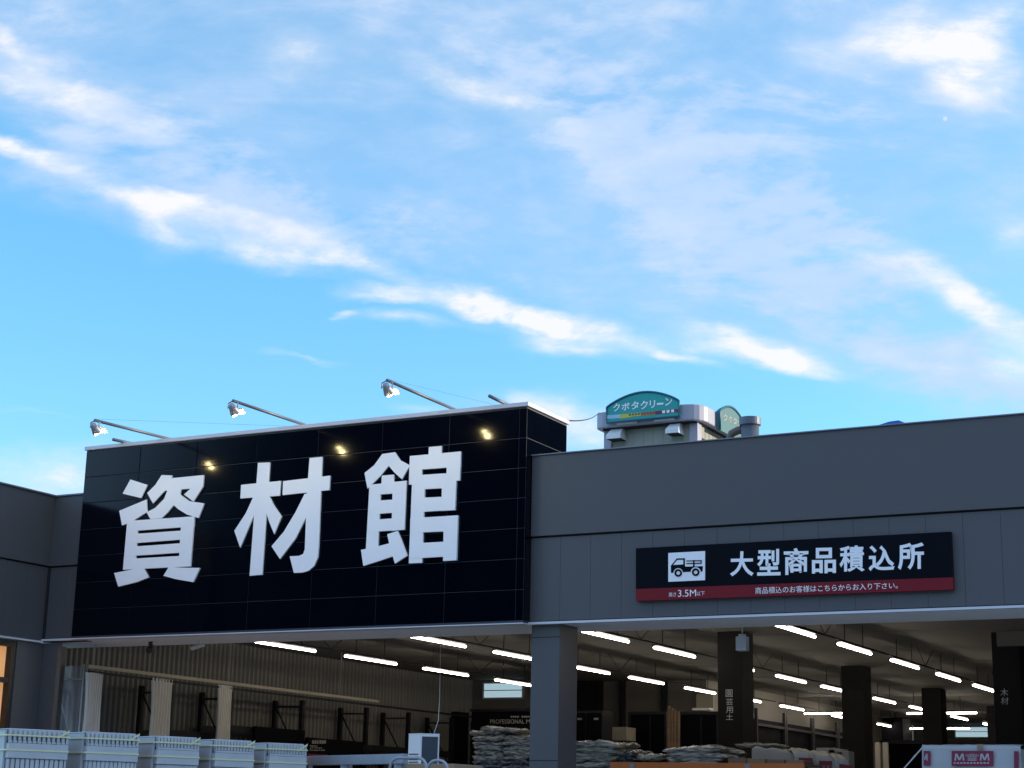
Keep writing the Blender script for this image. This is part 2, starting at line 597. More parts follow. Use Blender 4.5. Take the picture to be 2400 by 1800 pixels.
def lettering(text, quad, m, parent, bold=.02, lift=(0, -.004, 0), name='lettering', spacing=1.0, mb=None):
    """text fitted into a quad (bl, br, tr, tl) of points lying on the sign's own face"""
    bl, br, tr, tl = [Vector(q) for q in quad]
    vs, fs = glyphs(text, bold, spacing)
    lf = Vector(lift)
    b = mb or MB()
    b.add([bl*(1-u)*(1-v)+br*u*(1-v)+tr*u*v+tl*(1-u)*v+lf for u, v in vs], fs)
    if mb is None:
        return b.build(name, m, parent)


def quadP(pts, **k):
    return [P(*q, **k) for q in pts]


rng = random.Random(4)

# ------------------------------------------------------------------ ground
g = MB().grid(lambda u, v: (-700+1400*u, -700+1400*v, 0), 8, 8).build('ground', M['asphalt'])
structure(g, 'pale concrete yard around the store')
fl = MB().box(-21, 20, .3, 40, -.1, .012).build('floor', M['floor'])
structure(fl, 'smooth concrete floor of the open store hall')

# ------------------------------------------------------------------ the store building
ZT, ZG, ZB, ZC = 6.418, 5.275, 4.10, 4.60
XC = -19.68            # left corner where the wall turns to the street
XS0, XS1 = -18.93, -10.895
store = thing('store_building', 'long grey metal clad store hall with open front and lit ceiling', 'building', (0, 0, 0))
# right hand wall above the opening
b = MB()
b.box(XS1+.02, 14, -.035, .35, ZG+.012, ZT)
b.build('upper_wall', M['grey'], store)
b = MB()
x = XS1+.01
while x < 14:
    b.box(x, min(14, x+.4545), .0, .0195, ZB+.02, ZG-.012)
    x += .457
b.build('lower_wall', M['greyb'], store, bevel=.003)
MB().box(XS1+.01, 14, .02, .35, ZB+.021, ZG-.013).build('wall_backing', M['seam'], store)
MB().box(XS1+.01, 14, .03, .35, ZG-.0125, ZG+.0115).build('shadow_gap', M['dark'], store)
MB().box(XS1-.02, 14, -.06, .40, ZT+.002, ZT+.016).build('coping', M['edge'], store)
MB().box(-19.70, 14, -.03, .06, ZB-.024, ZB+.006).build('drip_edge', M['drip'], store)
# left wall, front piece and the piece that turns towards the street
b = MB()
b.box(XC, XS0-.003, .0, .3, ZG+.012, ZT+.006)
b.box(XC-.3, XC, -4.5, .3, ZG+.012, ZT+.006)
b.build('upper_wall', M['grey'], store)
b = MB()
for x0, x1 in ((XC+.002, -19.32), (-19.316, XS0)):
    b.box(x0, x1, .03, .08, ZB-.03, ZG-.012)
yy = -.0
while yy > -4.5:
    b.box(XC-.08, XC-.03, yy-.452, yy, ZB-.03, ZG-.012)
    yy -= .457
b.build('lower_wall', M['greyb'], store, bevel=.003)
b = MB()
b.box(XC-.084, XS0, .085, .3, ZB-.02, ZG+.02)
b.box(XC-.03, XC+.0005, .001, .084, ZB-.03, ZG-.012)
b.box(XC-.3, XC-.085, -4.5, .085, ZB-.02, ZG+.02)
b.build('wall_backing', M['dark'], store)
MB().box(XC-.06, XC+.03, -4.5, -.035, ZB-.054, ZB-.026).build('drip_edge', M['drip'], store)
b = MB()
b.box(XC-.33, XS0-.004, -.03, .33, ZT+.008, ZT+.03)
b.box(XC-.33, XC+.03, -4.5, -.031, ZT+.008, ZT+.03)
b.build('coping', M['edge'], store)
# pier under the left wall and window wall
b = MB()
b.box(XC, -19.37, .02, .11, 0, ZB-.06)
b.box(XC-.25, XC-.003, -.56, .55, 0, ZB-.06)
b.build('pier', M['greyb'], store, bevel=.004)
wf = MB()
for (ya, yb, za, zb_) in ((-.66, -.565, 0.3, ZB-.06), (-4.5, -.665, ZB-.17, ZB-.06), (-4.5, -.665, 3.37, 3.45), (-4.5, -.665, 0.3, .4), (-2.2, -2.1, .405, 3.365)):
    wf.box(XC-.12, XC-.02, ya, yb, za, zb_)
win = wf.build('window', M['frame'], store)
MB().box(XC-.16, XC-.13, -4.45, -.66, .35, ZB-.12).build('pane', M['blind'], win)
MB().box(XC-.25, XC-.003, -4.5, -.57, 0, .295).build('sill_wall', M['greyb'], store)
# soffit, hall ceiling, roof
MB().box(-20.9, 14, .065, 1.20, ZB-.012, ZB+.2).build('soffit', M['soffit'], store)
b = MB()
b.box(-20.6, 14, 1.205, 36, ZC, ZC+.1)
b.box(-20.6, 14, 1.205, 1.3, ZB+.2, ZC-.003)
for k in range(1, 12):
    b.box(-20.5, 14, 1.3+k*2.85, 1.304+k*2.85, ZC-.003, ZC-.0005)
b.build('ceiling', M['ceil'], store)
MB().box(-20.9, 14, .36, 36.3, ZC+.9, ZC+1.0).build('roof', M['grey'], store)
# corrugated left wall of the hall
XW = -20.32


def corr(u, v):
    y = 1.1+u*(15.2-1.1)
    ph = (y/.135) % 1
    d = 0 if ph < .3 else ((ph-.3)/.18 if ph < .48 else (1 if ph < .82 else 1-(ph-.82)/.18))
    return (XW-.05*d, y, v*ZC)


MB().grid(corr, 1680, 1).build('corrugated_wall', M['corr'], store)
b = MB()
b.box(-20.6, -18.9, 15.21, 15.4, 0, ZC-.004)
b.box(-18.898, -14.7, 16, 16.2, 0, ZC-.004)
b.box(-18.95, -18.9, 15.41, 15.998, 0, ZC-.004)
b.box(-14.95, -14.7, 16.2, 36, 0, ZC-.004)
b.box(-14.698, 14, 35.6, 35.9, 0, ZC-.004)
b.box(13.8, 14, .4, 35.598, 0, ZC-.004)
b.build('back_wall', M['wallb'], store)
# windows high in the back walls
for (x0, x1, yw, z0, z1, dirn) in ((-20.05, -18.95, 15.19, 4.16, 4.55, 0), (-13.95, -12.85, 35.58, 4.20, 4.57, 0)):
    w = MB()
    w.box(x0, x1, yw-.03, yw+.01, z1-.03, z1)
    w.box(x0, x1, yw-.03, yw+.01, z0, z0+.035)
    w.box(x0, x0+.04, yw-.03, yw+.01, z0+.036, z1-.031)
    w.box(x1-.04, x1, yw-.03, yw+.01, z0+.036, z1-.031)
    w.box(x0+.041, x1-.041, yw-.025, yw+.005, z0+.19, z0+.21)
    wo_ = w.build('window', M['drip'], store)
    MB().box(x0+.041, x1-.041, yw-.012, yw-.006, z0+.036, z1-.031).build('pane', emis('daylit_pane', (.42, .60, .68), .32), wo_)
# outer grey column and the hall's black pillars
c = MB()
c.box(-10.885, -10.455, .065, .62, 0, ZB-.013)
colm = c.build('column', M['greyb'], store, bevel=.006)
MB().box(-10.90, -10.44, .05, .063, 1.78, 1.80).build('joint_strip', M['grey'], colm)
for zz in (3.9, 2.26):
    MB().box(-10.887, -10.453, .0635, .0645, zz, zz+.012).build('joint_strip', M['dark'], colm)
pillars = []
for (xa, xb, ya, yb, zt) in ((-10.62, -10.19, 6.3, 6.85, ZC-.002), (-10.66, -10.19, 13.2, 13.7, ZC-.002), (-10.71, -10.26, 19.5, 20.0, ZC-.002),
                             (-10.7, -10.25, 26, 26.5, ZC-.002), (-6.37, -5.93, 7.6, 8.1, ZC-.002)):
    pillars.append(MB().box(xa, xb, ya, yb, 0, zt).build('pillar', M['pillar'], store, bevel=.006))
q = lambda x0, x1, y0, y1, yy: quadP(((x0, y1), (x1, y1), (x1, y0), (x0, y0)), y=yy)
for ch, (x0, x1, y0, y1) in zip('園芸用土', ((1701, 1717, 1616, 1634), (1702, 1718, 1637, 1653), (1702, 1718, 1656, 1671), (1702, 1718, 1673, 1687))):
    lettering(ch, q(x0, x1, y0, y1, 6.297), M['paleplastic'], pillars[0], .004)
for ch, (x0, x1, y0, y1) in zip('木材', ((2345, 2363, 1614, 1632), (2346, 2364, 1634, 1651))):
    lettering(ch, q(x0, x1, y0, y1, 7.597), M['paleplastic'], pillars[4], .004)
# beams under the hall ceiling by the right pillar
MB().box(-6.25, -5.2, 7.45, 7.597, 4.36, ZC-.004).build('ceiling_box', M['ceil'], store)
# vertical pipes and dark bays on the back wall
for px, w_ in ((1458, .10), (1556, .10)):
    b = MB()
    p = P(px, 1640, y=15.9)
    b.box(p.x-w_/2, p.x+w_/2, 15.85, 15.997, 2.9 if px < 1500 else 3.2, ZC-.006)
    b.build('wall_pipe', M['dsteel'], store)
p0, p1 = P(1358, 1640, y=15.9), P(1410, 1640, y=15.9)
MB().box(p0.x, p1.x, 15.75, 15.998, 0, ZC-.006).build('pillar', M['pillar'], store)

# ------------------------------------------------------------------ black fascia sign with the three big letters
YF = -.19
sign = thing('fascia_sign', 'huge glossy black box sign with three white kanji above the opening', 'sign', (-14.9, YF, ZB))
ZS0, ZS1 = 4.085, 7.10
b = MB()
b.box(XS0, XS1, YF+.012, .0, ZS0, ZS1)
b.box(XS0, XS1, .0005, 1.06, ZB+.03, ZS1)
b.build('sign_box', M['signback'], sign)


def panel(bm, o, ex, ez, n, tx, tz):
    """thin cladding tray with chamfered rim and a hair of tilt"""
    o, ex, ez, n = map(Vector, (o, ex, ez, n))
    c = .005
    lx, lz = ex.length, ez.length
    ex, ez = ex/lx, ez/lz
    vs = []
    for (a, bq) in ((0, 0), (lx, 0), (lx, lz), (0, lz)):
        vs.append(o+ex*a+ez*bq)
    for (a, bq) in ((c, c), (lx-c, c), (lx-c, lz-c), (c, lz-c)):
        vs.append(o+ex*a+ez*bq+n*(.010+tx*(a-lx/2)+tz*(bq-lz/2)))
    bm.add(vs, [(4, 5, 6, 7)]+[(i, (i+1) % 4, (i+1) % 4+4, i+4) for i in range(4)])


b = MB()
NR = 7
rows = [ZS0+.03+(ZS1-ZS0-.05)*k/NR for k in range(NR+1)]
cols = [XS0+(XS1-XS0-.12)*k/7 for k in range(8)]+[XS1]
for i in range(NR):
    for j in range(8):
        panel(b, (cols[j]+.003, YF+.011, rows[i]+.003), (cols[j+1]-cols[j]-.006, 0, 0), (0, 0, rows[i+1]-rows[i]-.006), (0, -1, 0),
              rng.uniform(-.0016, .0016), rng.uniform(-.004, .004))
b.build('front_cladding', M['black'], sign)
b = MB()
yc = [YF+.015, .02, .55, 1.055]
for i in range(NR):
    for j in range(3):
        panel(b, (XS1+.001, yc[j]+.003, rows[i]+.003), (0, yc[j+1]-yc[j]-.006, 0), (0, 0, rows[i+1]-rows[i]-.006), (1, 0, 0),
              rng.uniform(-.002, .002), rng.uniform(-.002, .002))
b.build('side_cladding', M['black'], sign)
b = MB()
b.box(XS0-.02, XS1+.035, YF-.03, 1.09, ZS1+.002, ZS1+.062)
b.build('coping', M['drip'], sign, bevel=.006)
MB().box(XS0, XS1+.02, YF-.02, .0, ZB-.03, ZS0-.002).build('drip_edge', M['drip'], sign)
k1 = lambda c: (.31646*c[0], 850+.31646*c[1])
k2 = lambda c: (600+.36166*c[0], 850+.36166*c[1])
SHI = [[(965, 865), (1092, 905), (1045, 1003), (908, 970)],
       [(883, 1097), (1085, 1013), (1090, 1105), (985, 1170), (940, 1192), (903, 1205)],
       [(1197, 832), (1275, 835), (1250, 905), (1222, 947), (1132, 1042), (1090, 965), (1150, 905)],
       [(1240, 858), (1510, 832), (1503, 918), (1432, 1028), (1362, 976), (1412, 932), (1215, 949)],
       [(1245, 932), (1345, 930), (1330, 985), (1290, 1050), (1240, 1110), (1195, 1152), (1113, 1158), (1085, 1108), (1150, 1075), (1215, 1008)],
       [(1315, 955), (1345, 985), (1400, 1025), (1512, 1042), (1470, 1150), (1385, 1125), (1320, 1085), (1280, 1050)],
       [(942, 1172), (1025, 1167), (1000, 1527), (910, 1533)], [(1343, 1145), (1440, 1138), (1410, 1508), (1322, 1512)],
       [(942, 1172), (1440, 1138), (1436, 1212), (936, 1249)],
       [(936, 1273), (1430, 1237), (1425, 1303), (932, 1341)],
       [(932, 1366), (1424, 1331), (1418, 1401), (925, 1434)],
       [(924, 1455), (1416, 1426), (1410, 1508), (910, 1533)],
       [(845, 1558), (985, 1530), (1065, 1522), (1098, 1590), (1010, 1625), (875, 1658)],
       [(1250, 1513), (1350, 1518), (1480, 1520), (1430, 1625), (1300, 1603), (1210, 1578)]]
ZAI1 = [[(1910, 742), (2000, 738), (1942, 1570), (1848, 1578)], [(1785, 905), (2080, 875), (2072, 985), (1780, 1005)],
        [(1880, 985), (1925, 990), (1900, 1080), (1868, 1160), (1778, 1370), (1735, 1245), (1820, 1115)],
        [(1950, 985), (1995, 988), (2030, 1060), (2085, 1140), (2030, 1270), (1990, 1170), (1960, 1070)]]
ZAI2 = [[(175, 768), (480, 732), (475, 825), (172, 858)],
        [(347, 618), (430, 610), (406, 1190), (400, 1262), (375, 1318), (340, 1348), (300, 1360), (245, 1362), (218, 1255), (278, 1252), (305, 1240), (316, 1210), (330, 840)],
        [(315, 850), (345, 845), (335, 960), (325, 1000), (255, 1140), (155, 1272), (100, 1190), (180, 1095), (255, 970)]]
KAN = [[(818, 592), (900, 580), (893, 615), (860, 668), (800, 740), (722, 816), (703, 715), (765, 665)],
       [(865, 586), (900, 580), (935, 633), (997, 665), (945, 755), (895, 710), (856, 664)],
       [(815, 732), (893, 725), (893, 790), (812, 795)],
       [(735, 792), (810, 786), (790, 1200), (712, 1208)], [(886, 774), (975, 764), (962, 1082), (878, 1090)],
       [(735, 792), (975, 764), (972, 842), (733, 858)], [(730, 898), (968, 882), (966, 966), (728, 984)],
       [(724, 1020), (964, 1004), (962, 1082), (722, 1098)],
       [(680, 1213), (790, 1190), (865, 1170), (893, 1252), (780, 1290), (695, 1317)],
       [(850, 1112), (918, 1090), (950, 1170), (980, 1250), (900, 1302), (868, 1195)],
       [(1120, 547), (1203, 540), (1200, 620), (1117, 628)],
       [(997, 605), (1327, 575), (1325, 673), (993, 698)], [(995, 650), (1077, 645), (1072, 785), (990, 790)],
       [(1237, 640), (1325, 633), (1320, 763), (1232, 770)],
       [(1014, 731), (1300, 712), (1296, 808), (1010, 824)], [(1012, 745), (1096, 740), (1075, 1297), (990, 1300)],
       [(1205, 765), (1297, 760), (1289, 955), (1201, 960)], [(1008, 878), (1293, 865), (1289, 953), (1004, 971)],
       [(1000, 1008), (1308, 989), (1305, 1089), (998, 1103)], [(1216, 1030), (1307, 1025), (1298, 1280), (1212, 1285)],
       [(996, 1172), (1302, 1156), (1299, 1252), (992, 1270)]]
YL = YF-.030
for nm, polys in (('資', [[k1(c) for c in p] for p in SHI]), ('材', [[k1(c) for c in p] for p in ZAI1]+[[k2(c) for c in p] for p in ZAI2]),
                  ('館', [[k2(c) for c in p] for p in KAN])):
    b = MB()
    for i, p in enumerate(polys):
        b.prism([P(*c, y=YL-.0006*i) for c in p], (0, .022+.0006*i, 0))
    b.build('letter', M['white'], sign)

# floodlights on arms along the sign's top edge
LP = [((222, 985), 385, 'left'), ((546, 939), 697, 'middle'), ((907, 891), 1037, 'right')]
LAB = ['slim floodlight arm nearest the left end of the black sign', 'slim floodlight arm above the middle of the black sign',
       'slim floodlight arm nearest the right end of the black sign']
for i, ((tx, ty), bx, _) in enumerate(LP):
    tip = P(tx, ty, y=-1.64)
    base = Vector((tip.x+.14, .30, ZS1+.02))
    fl_ = thing('floodlight', LAB[i], 'floodlight', (base.x, base.y, ZS1+.064), 'floodlights on arms over the black sign')
    MB().tube([base+Vector((0, 0, .085)), tip], .024, 8).build('arm', M['armsteel'], fl_, smooth=True)
    MB().box(base.x-.06, base.x+.06, base.y-.08, base.y+.08, ZS1+.064, ZS1+.085).build('base_plate', M['steel'], fl_)
    # lamp head: drum tilted at the panel, hung on a small yoke below the tip
    hc = tip+Vector((-.01, .02, -.105))
    ax = Vector((.02, .80, -.60)).normalized()
    hd = MB().tube([hc-ax*.075, hc-ax*.065, hc-ax*.02, hc+ax*.075, hc+ax*.085], [.022, .042, .052, .080, .080], 16)
    head = hd.build('lamp_head', M['lamphead'], fl_, smooth=True)
    ud = Vector((1, 0, 0)).cross(ax)
    ud = ud if ud.z > 0 else -ud
    for sg_ in (1, -1):                      # two lit chambers behind the glass
        lc = hc+ud*.050*sg_+Vector((-.016*sg_, 0, 0))
        MB().tube([lc+ax*.0855, lc+ax*.090], [.036, .036], 14).build('lens', M['lampface'], head)
    yk = MB()
    for s_ in (-1, 1):
        yk.tube([tip+Vector((s_*.02, 0, -.01)), tip+Vector((s_*.085, .01, -.03)), hc+Vector((s_*.085, 0, 0))], .009, 6)
    yk.build('yoke', M['steel'], fl_)
    vis = MB()
    side = Vector((1, 0, 0))
    upn = side.cross(ax).normalized()
    if upn.z < 0:
        upn = -upn
    vis.add([hc+ax*.08+side*.08+upn*.081, hc+ax*.08-side*.08+upn*.081, hc+ax*.2-side*.08+upn*.09, hc+ax*.2+side*.08+upn*.09,
             hc+ax*.08+side*.08+upn*.086, hc+ax*.08-side*.08+upn*.086, hc+ax*.2-side*.08+upn*.095, hc+ax*.2+side*.08+upn*.095],
            [(0, 1, 2, 3), (7, 6, 5, 4), (0, 4, 5, 1), (1, 5, 6, 2), (2, 6, 7, 3), (3, 7, 4, 0)])
    vis.build('visor', M['lamphead'], head)
for i, (a, lab) in enumerate((((265, 1030), 'short pale pipe end above the left end of the black sign'), ((1147, 928), 'short pale pipe end above the right end of the black sign'))):
    tip = P(a[0], a[1], y=-.42)
    o = thing('pipe_stub', lab, 'pipe', (tip.x+.05, .3, ZS1+.064), 'short pipe ends over the black sign')
    MB().tube([tip, (tip.x+.06, .3, ZS1+.10)], .026, 8).build('pipe', M['armsteel'], o, smooth=True)
    MB().box(tip.x-.02, tip.x+.12, .24, .36, ZS1+.064, ZS1+.08).build('base_plate', M['steel'], o)
# guy wires over the sign
for i, (a, bq, lab) in enumerate((((222, 982), (850, 985), 'thin guy wire from the left floodlight tip'), ((907, 888), (1238, 930), 'thin guy wire from the right floodlight tip'))):
    p0 = P(*a, y=-1.64)
    p1 = P(*bq, y=.4)
    p1.z = ZS1+.064
    tag(MB().tube([p0, p1], .0016, 4).build('guy_wire', M['steel']), lab, 'wire')

# ------------------------------------------------------------------ loading bay sign
LY = -.075
ls = thing('loading_sign', 'black and red board with white truck pictogram and Japanese lettering', 'sign', P(1860, 1400, y=0))


def SP(cx, cy):            # crop of the photo at 1480,1240, 760 wide in 2212
    return P(1480+cx*.34358, 1240+cy*.34358, y=LY)


TL, TR, BR_, BL_ = SP(30, 131), SP(2178, 17), SP(2196, 412), SP(30, 490)
ML, MR = SP(30, 408), SP(2192, 328)
MB().prism([TL, TR, MR, ML], (0, .065, 0)).build('board', M['bboard'], ls)
MB().prism([ML+Vector((0, -.002, -.002)), MR+Vector((0, -.002, -.002)), BR_, BL_], (0, .067, 0)).build('red_band', M['red'], ls)
for ch, (x0, x1, y0, y1) in zip('大型商品積込所', ((673, 835, 152, 322), (858, 1018, 137, 318), (1040, 1208, 130, 313), (1232, 1396, 128, 303), (1420, 1592, 113, 292), (1618, 1796, 112, 286), (1818, 1996, 93, 278))):
    sl = .020*(x1-x0)
    lettering(ch, [SP(x0, y1+sl*.3), SP(x1, y1-sl*.7), SP(x1, y0-sl*.5), SP(x0, y0+sl*.5)], M['white'], ls, .024, (0, -.006, 0))
lettering('商品積込のお客様はこちらからお入り下さい。', [SP(846, 444), SP(1818, 406), SP(1818, 362), SP(846, 398)], M['white'], ls, 0, (0, -.006, 0))
lettering('高さ', [SP(256, 463), SP(306, 461), SP(306, 430), SP(256, 433)], M['white'], ls, 0, (0, -.006, 0))
lettering('3.5M', [SP(318, 463), SP(442, 459), SP(442, 412), SP(318, 416)], M['white'], ls, 0, (0, -.006, 0))
lettering('以下', [SP(446, 456), SP(500, 453), SP(500, 424), SP(446, 427)], M['white'], ls, 0, (0, -.006, 0))


def TP(cx, cy, d=0):          # pictogram crop at 1500,1270, 200 wide in 2212
    return P(1500+cx*.090416, 1270+cy*.090416, y=LY-d)


pic = MB().prism([TP(733, 288, .006), TP(1685, 238, .006), TP(1685, 992, .006), TP(733, 1035, .006)], (0, .0055, 0)).build('truck_pictogram', M['white'], ls)
d_ = .009
tb = MB()


def tq(pts, k=0):
    tb.prism([TP(x_, y_, d_+k*.0004) for x_, y_ in pts], (0, .0028+k*.0004, 0))


def wheel_arc(cx, cy, r, a0, a1, n=12):
    return [(cx+r*math.cos(a0+(a1-a0)*i/n), cy-r*math.sin(a0+(a1-a0)*i/n)) for i in range(n+1)]


tq([(800, 615), (860, 600), (1165, 580), (1165, 635), (1185, 640), (1630, 630), (1620, 765), (1590, 770)]+wheel_arc(1442, 785, 132, rad(5), rad(175))+[(1300, 775), (1110, 785)]+wheel_arc(990, 800, 122, rad(5), rad(175))+[(850, 808), (800, 800)])
tq([(800, 618), (955, 425), (965, 462), (850, 600)], 1)
tq([(945, 428), (1160, 422), (1160, 460), (945, 465)], 2)
tq([(1122, 425), (1162, 425), (1162, 600), (1122, 600)], 3)
for yy_ in (478, 545):
    tq([(1200, yy_+4), (1590, yy_-4), (1590, yy_+22), (1200, yy_+28)], 4)
tq([(1375, 470), (1412, 470), (1412, 640), (1375, 640)], 5)
tq([(1570, 470), (1595, 470), (1595, 560), (1570, 560)], 6)
tb.build('truck_shape', M['bboard'], pic)
for cx, cy in ((990, 805), (1442, 785)):
    wb = MB()
    for r1, r2 in ((100, 50),):
        ou, inn = wheel_arc(cx, cy, r1, 0, 2*math.pi, 20)[:-1], wheel_arc(cx, cy, r2, 0, 2*math.pi, 20)[:-1]
        wb.add([TP(*c, d_+.003) for c in ou+inn], [(i, (i+1) % 20, 20+(i+1) % 20, 20+i) for i in range(20)])
    wb.build('truck_wheel', M['bboard'], pic)

# ------------------------------------------------------------------ strip lights of the hall
ZL = 4.20
proto = None
N_L = 0


def make_light():
    o = thing('strip_light', 'x', 'ceiling light', (0, 0, ZL), 'lit strip lights under the hall ceiling')
    MB().tube([(0, 0, ZL), (0, .01, ZL), (0, 1.72, ZL), (0, 1.73, ZL)], [.012, .020, .020, .012], 10).build('tube', M['tube'], o, smooth=True)
    MB().box(-.045, .045, .02, 1.71, ZL+.036, ZL+.062).build('housing', M['dsteel'], o)
    MB().box(-.014, .014, -.10, 2.76, ZL+.064, ZL+.086).build('rail', M['dsteel'], o)
    for yy_ in (.35, 1.3):
        MB().tube([(0, yy_, ZL+.086), (0, yy_, ZC-.001)], .007, 6).build('rod', M['dsteel'], o)
    return o


def make_brace(o):
    x0, y0 = o.location.x, o.location.y
    bb = MB()
    for s_ in (-1, 1):
        bb.tube([(x0, y0+2.2, ZL+.08), (x0, y0+2.2+s_*.55, ZC-.001)], .006, 5)
    bb.build('brace', M['dsteel'], o)


WORD = ['first', 'second', 'third', 'fourth', 'fifth', 'sixth', 'seventh', 'eighth', 'ninth', 'tenth']
ROWS = [(-17.05, [2.1, 4.75, 7.45, 10.3], 'row nearest the corrugated wall'),
        (-14.03, [2.03, 4.72, 7.62, 10.26, 13.12, 16.0, 19.1, 23.1, 27.2], 'second row from the corrugated wall'),
        (-11.08, [1.98, 4.70, 7.55, 10.5, 13.2, 16.85, 19.8, 23.7, 27.2], 'row running along the black pillars'),
        (-8.08, [2.02, 4.86, 7.75, 10.7, 13.5], 'rightmost row under the ceiling')]
for x, ys, rn in ROWS:
    for i, y in enumerate(ys):
        if proto is None:
            proto = make_light()
            o = proto
        else:
            o = copy_tree(proto, Vector((x, y, ZL))-Vector(proto.location))
        o.location = (x, y, ZL)
        o['label'] = 'lit white strip light, %s from the front in the %s' % (WORD[i], rn)
for x, ys, rn in ROWS:
    for i, y in enumerate(ys):
        if i in (0, 2, 4):
            o = [q_ for q_ in COL.objects if q_.name.startswith('strip_light') and abs(q_.location.x-x) < .01 and abs(q_.location.y-y) < .01][0]
            make_brace(o)
XL = [((-14.48, 22.2), 'lit strip light hung crosswise left of the second black pillar'), ((-11.87, 22.4), 'lit strip light hung crosswise behind the third black pillar'),
      ((-13.81, 29.7), 'far small strip light hung crosswise in front of the end wall window'), ((-11.1, 29.7), 'far small strip light hung crosswise beside the right pillar')]
cross = None
for (x, y), lab in XL:
    if cross is None:
        cross = thing('cross_strip_light', lab, 'ceiling light', (x, y, ZL), 'strip lights hung crosswise at the back')
        MB().tube([(x, y, ZL), (x+.01, y, ZL), (x+1.74, y, ZL), (x+1.75, y, ZL)], [.012, .020, .020, .012], 10).build('tube', M['tube'], cross, smooth=True)
        MB().box(x+.02, x+1.73, y-.024, y+.024, ZL+.036, ZL+.062).build('housing', M['dsteel'], cross)
        for xx in (.4, 1.35):
            MB().tube([(x+xx, y, ZL+.062), (x+xx, y, ZC-.001)], .007, 6).build('rod', M['dsteel'], cross)
    else:
        copy_tree(cross, Vector((x, y, ZL))-Vector(cross.location), lab)

# small things under the soffit
p = P(352, 1517, z=ZB-.1)
o = thing('security_camera', 'small black camera under the soffit at the left', 'camera', (p.x, p.y, ZB-.013))
MB().tube([(p.x, p.y, ZB-.013), (p.x, p.y, ZB-.07)], .035, 12).build('mount', M['cam'], o, smooth=True)
MB().tube([(p.x+.06, p.y-.1, ZB-.16), (p.x-.02, p.y+.06, ZB-.09)], .048, 12).build('camera_body', M['cam'], o, smooth=True)
MB().tube([(p.x+.066, p.y-.112, ZB-.166), (p.x+.06, p.y-.1, ZB-.161)], .034, 12).build('camera_lens', M['glass'], o)
p = P(465, 1514, z=ZB-.1)
o = thing('bullet_camera', 'small pale bullet camera under the soffit right of the black one', 'camera', (p.x, p.y, ZB-.013))
MB().tube([(p.x, p.y, ZB-.013), (p.x, p.y, ZB-.07)], .02, 10).build('mount', M['paleplastic'], o)
MB().tube([(p.x-.10, p.y-.06, ZB-.15), (p.x+.08, p.y+.05, ZB-.075)], .03, 12).build('camera_body', M['paleplastic'], o, smooth=True)
p = P(1740, 1508, y=.9)
o = thing('hanging_box', 'pale grey box hanging on a thin rod from the soffit', 'hanging box', (p.x, p.y, ZB-.013))
MB().tube([(p.x, p.y, ZB-.013), (p.x, p.y, p.z+.12)], .008, 8).build('rod', M['paleplastic'], o)
MB().box(p.x-.075, p.x+.075, p.y-.06, p.y+.06, p.z-.10, p.z+.09).build('box_body', M['paleplastic'], o, bevel=.012)
MB().tube([(p.x, p.y, p.z+.085), (p.x, p.y, p.z+.12)], .05, 12).build('collar', M['paleplastic'], o)

# ------------------------------------------------------------------ curtains along the left wall
XR = -19.3
o = thing('curtain_rail', 'long beige curtain rail in front of the corrugated wall', 'rail', (XR, .7, 3.75))
MB().box(XR-.03, XR+.03, .65, 9.4, 3.70, 3.755).build('track', M['box'], o, bevel=.004)
MB().box(XR-.025, XR+.025, .66, 14.9, 3.62, 3.66).build('lower_track', M['rack'], o)
for yy_ in (.8, 4.4, 8.0):
    MB().tube([(XR, yy_, 3.755), (XR, yy_, ZC-.001 if yy_ > 1.3 else ZB-.013)], .008, 6).build('hanger', M['box'], o)


def curtain(y0, y1, sx, zt, zb, lab, waist, m):
    def fn(u, v):
        w = 1-waist*math.sin(min(1, v*1.15)*math.pi)*.5
        yc_ = (y0+y1)/2
        y = yc_+(u-.5)*(y1-y0)*w
        return (XR+sx+.045*math.sin(u*math.pi*13+v*1.2)*(1-.3*v)+.02*math.sin(v*9+u*4), y+.02*math.sin(v*7), zt+(zb-zt)*v)
    o = thing('curtain', lab, 'curtain', (XR, y0, zb), 'gathered curtains on the rail')
    MB().grid(fn, 90, 24).build('cloth', m, o, smooth=True)
    hk = MB()
    for k in range(5):
        yy_ = y0+(y1-y0)*(k+.5)/5
        hk.tube([(XR+sx, yy_, zt-.01), (XR+sx, yy_, 3.70)], .008, 5)
    hk.build('hooks', M['steel'], o)
    return o


curtain(.62, 1.02, 0, 3.63, .08, 'pale blue lit gathered curtain at the front end of the rail', .10, M['cloth'])
curtain(2.25, 2.80, 0, 3.66, .08, 'wide beige gathered curtain, middle of the three on the rail', .10, M['cloth'])
curtain(4.08, 4.48, 0, 3.68, .08, 'narrow beige gathered curtain, farthest along the rail', .06, M['cloth'])
# clear vinyl sheet in its tube frame
o = thing('vinyl_screen', 'clear vinyl screen on a pale pole frame beside the grey pier', 'screen', (-19.5, .75, 0))
p0, p1 = P(128, 1562, y=.75), P(203, 1562, y=.75)
MB().grid(lambda u, v: (p0.x+(p1.x-p0.x)*u, .75+.02*math.sin(u*9+v*5)+.012*math.sin(v*11), .05+(p0.z-.05)*v), 24, 24).build('sheet', M['vinyl'], o, smooth=True)
fr = MB()
xa = p0.x+.09
fr.tube([(xa, .69, .02), (xa, .69, p0.z+.02)], .018, 8)
fr.tube([(p1.x, .69, .02), (p1.x, .69, p0.z+.02)], .012, 8)
fr.tube([(p0.x, .69, p0.z-.22), (p1.x, .69, p0.z-.22)], .010, 8)
fr.tube([(xa, .69, p0.z-.2), (p1.x, .69, 2.2)], .010, 8)
fr.build('pole_frame', M['paleplastic'], o, smooth=True)

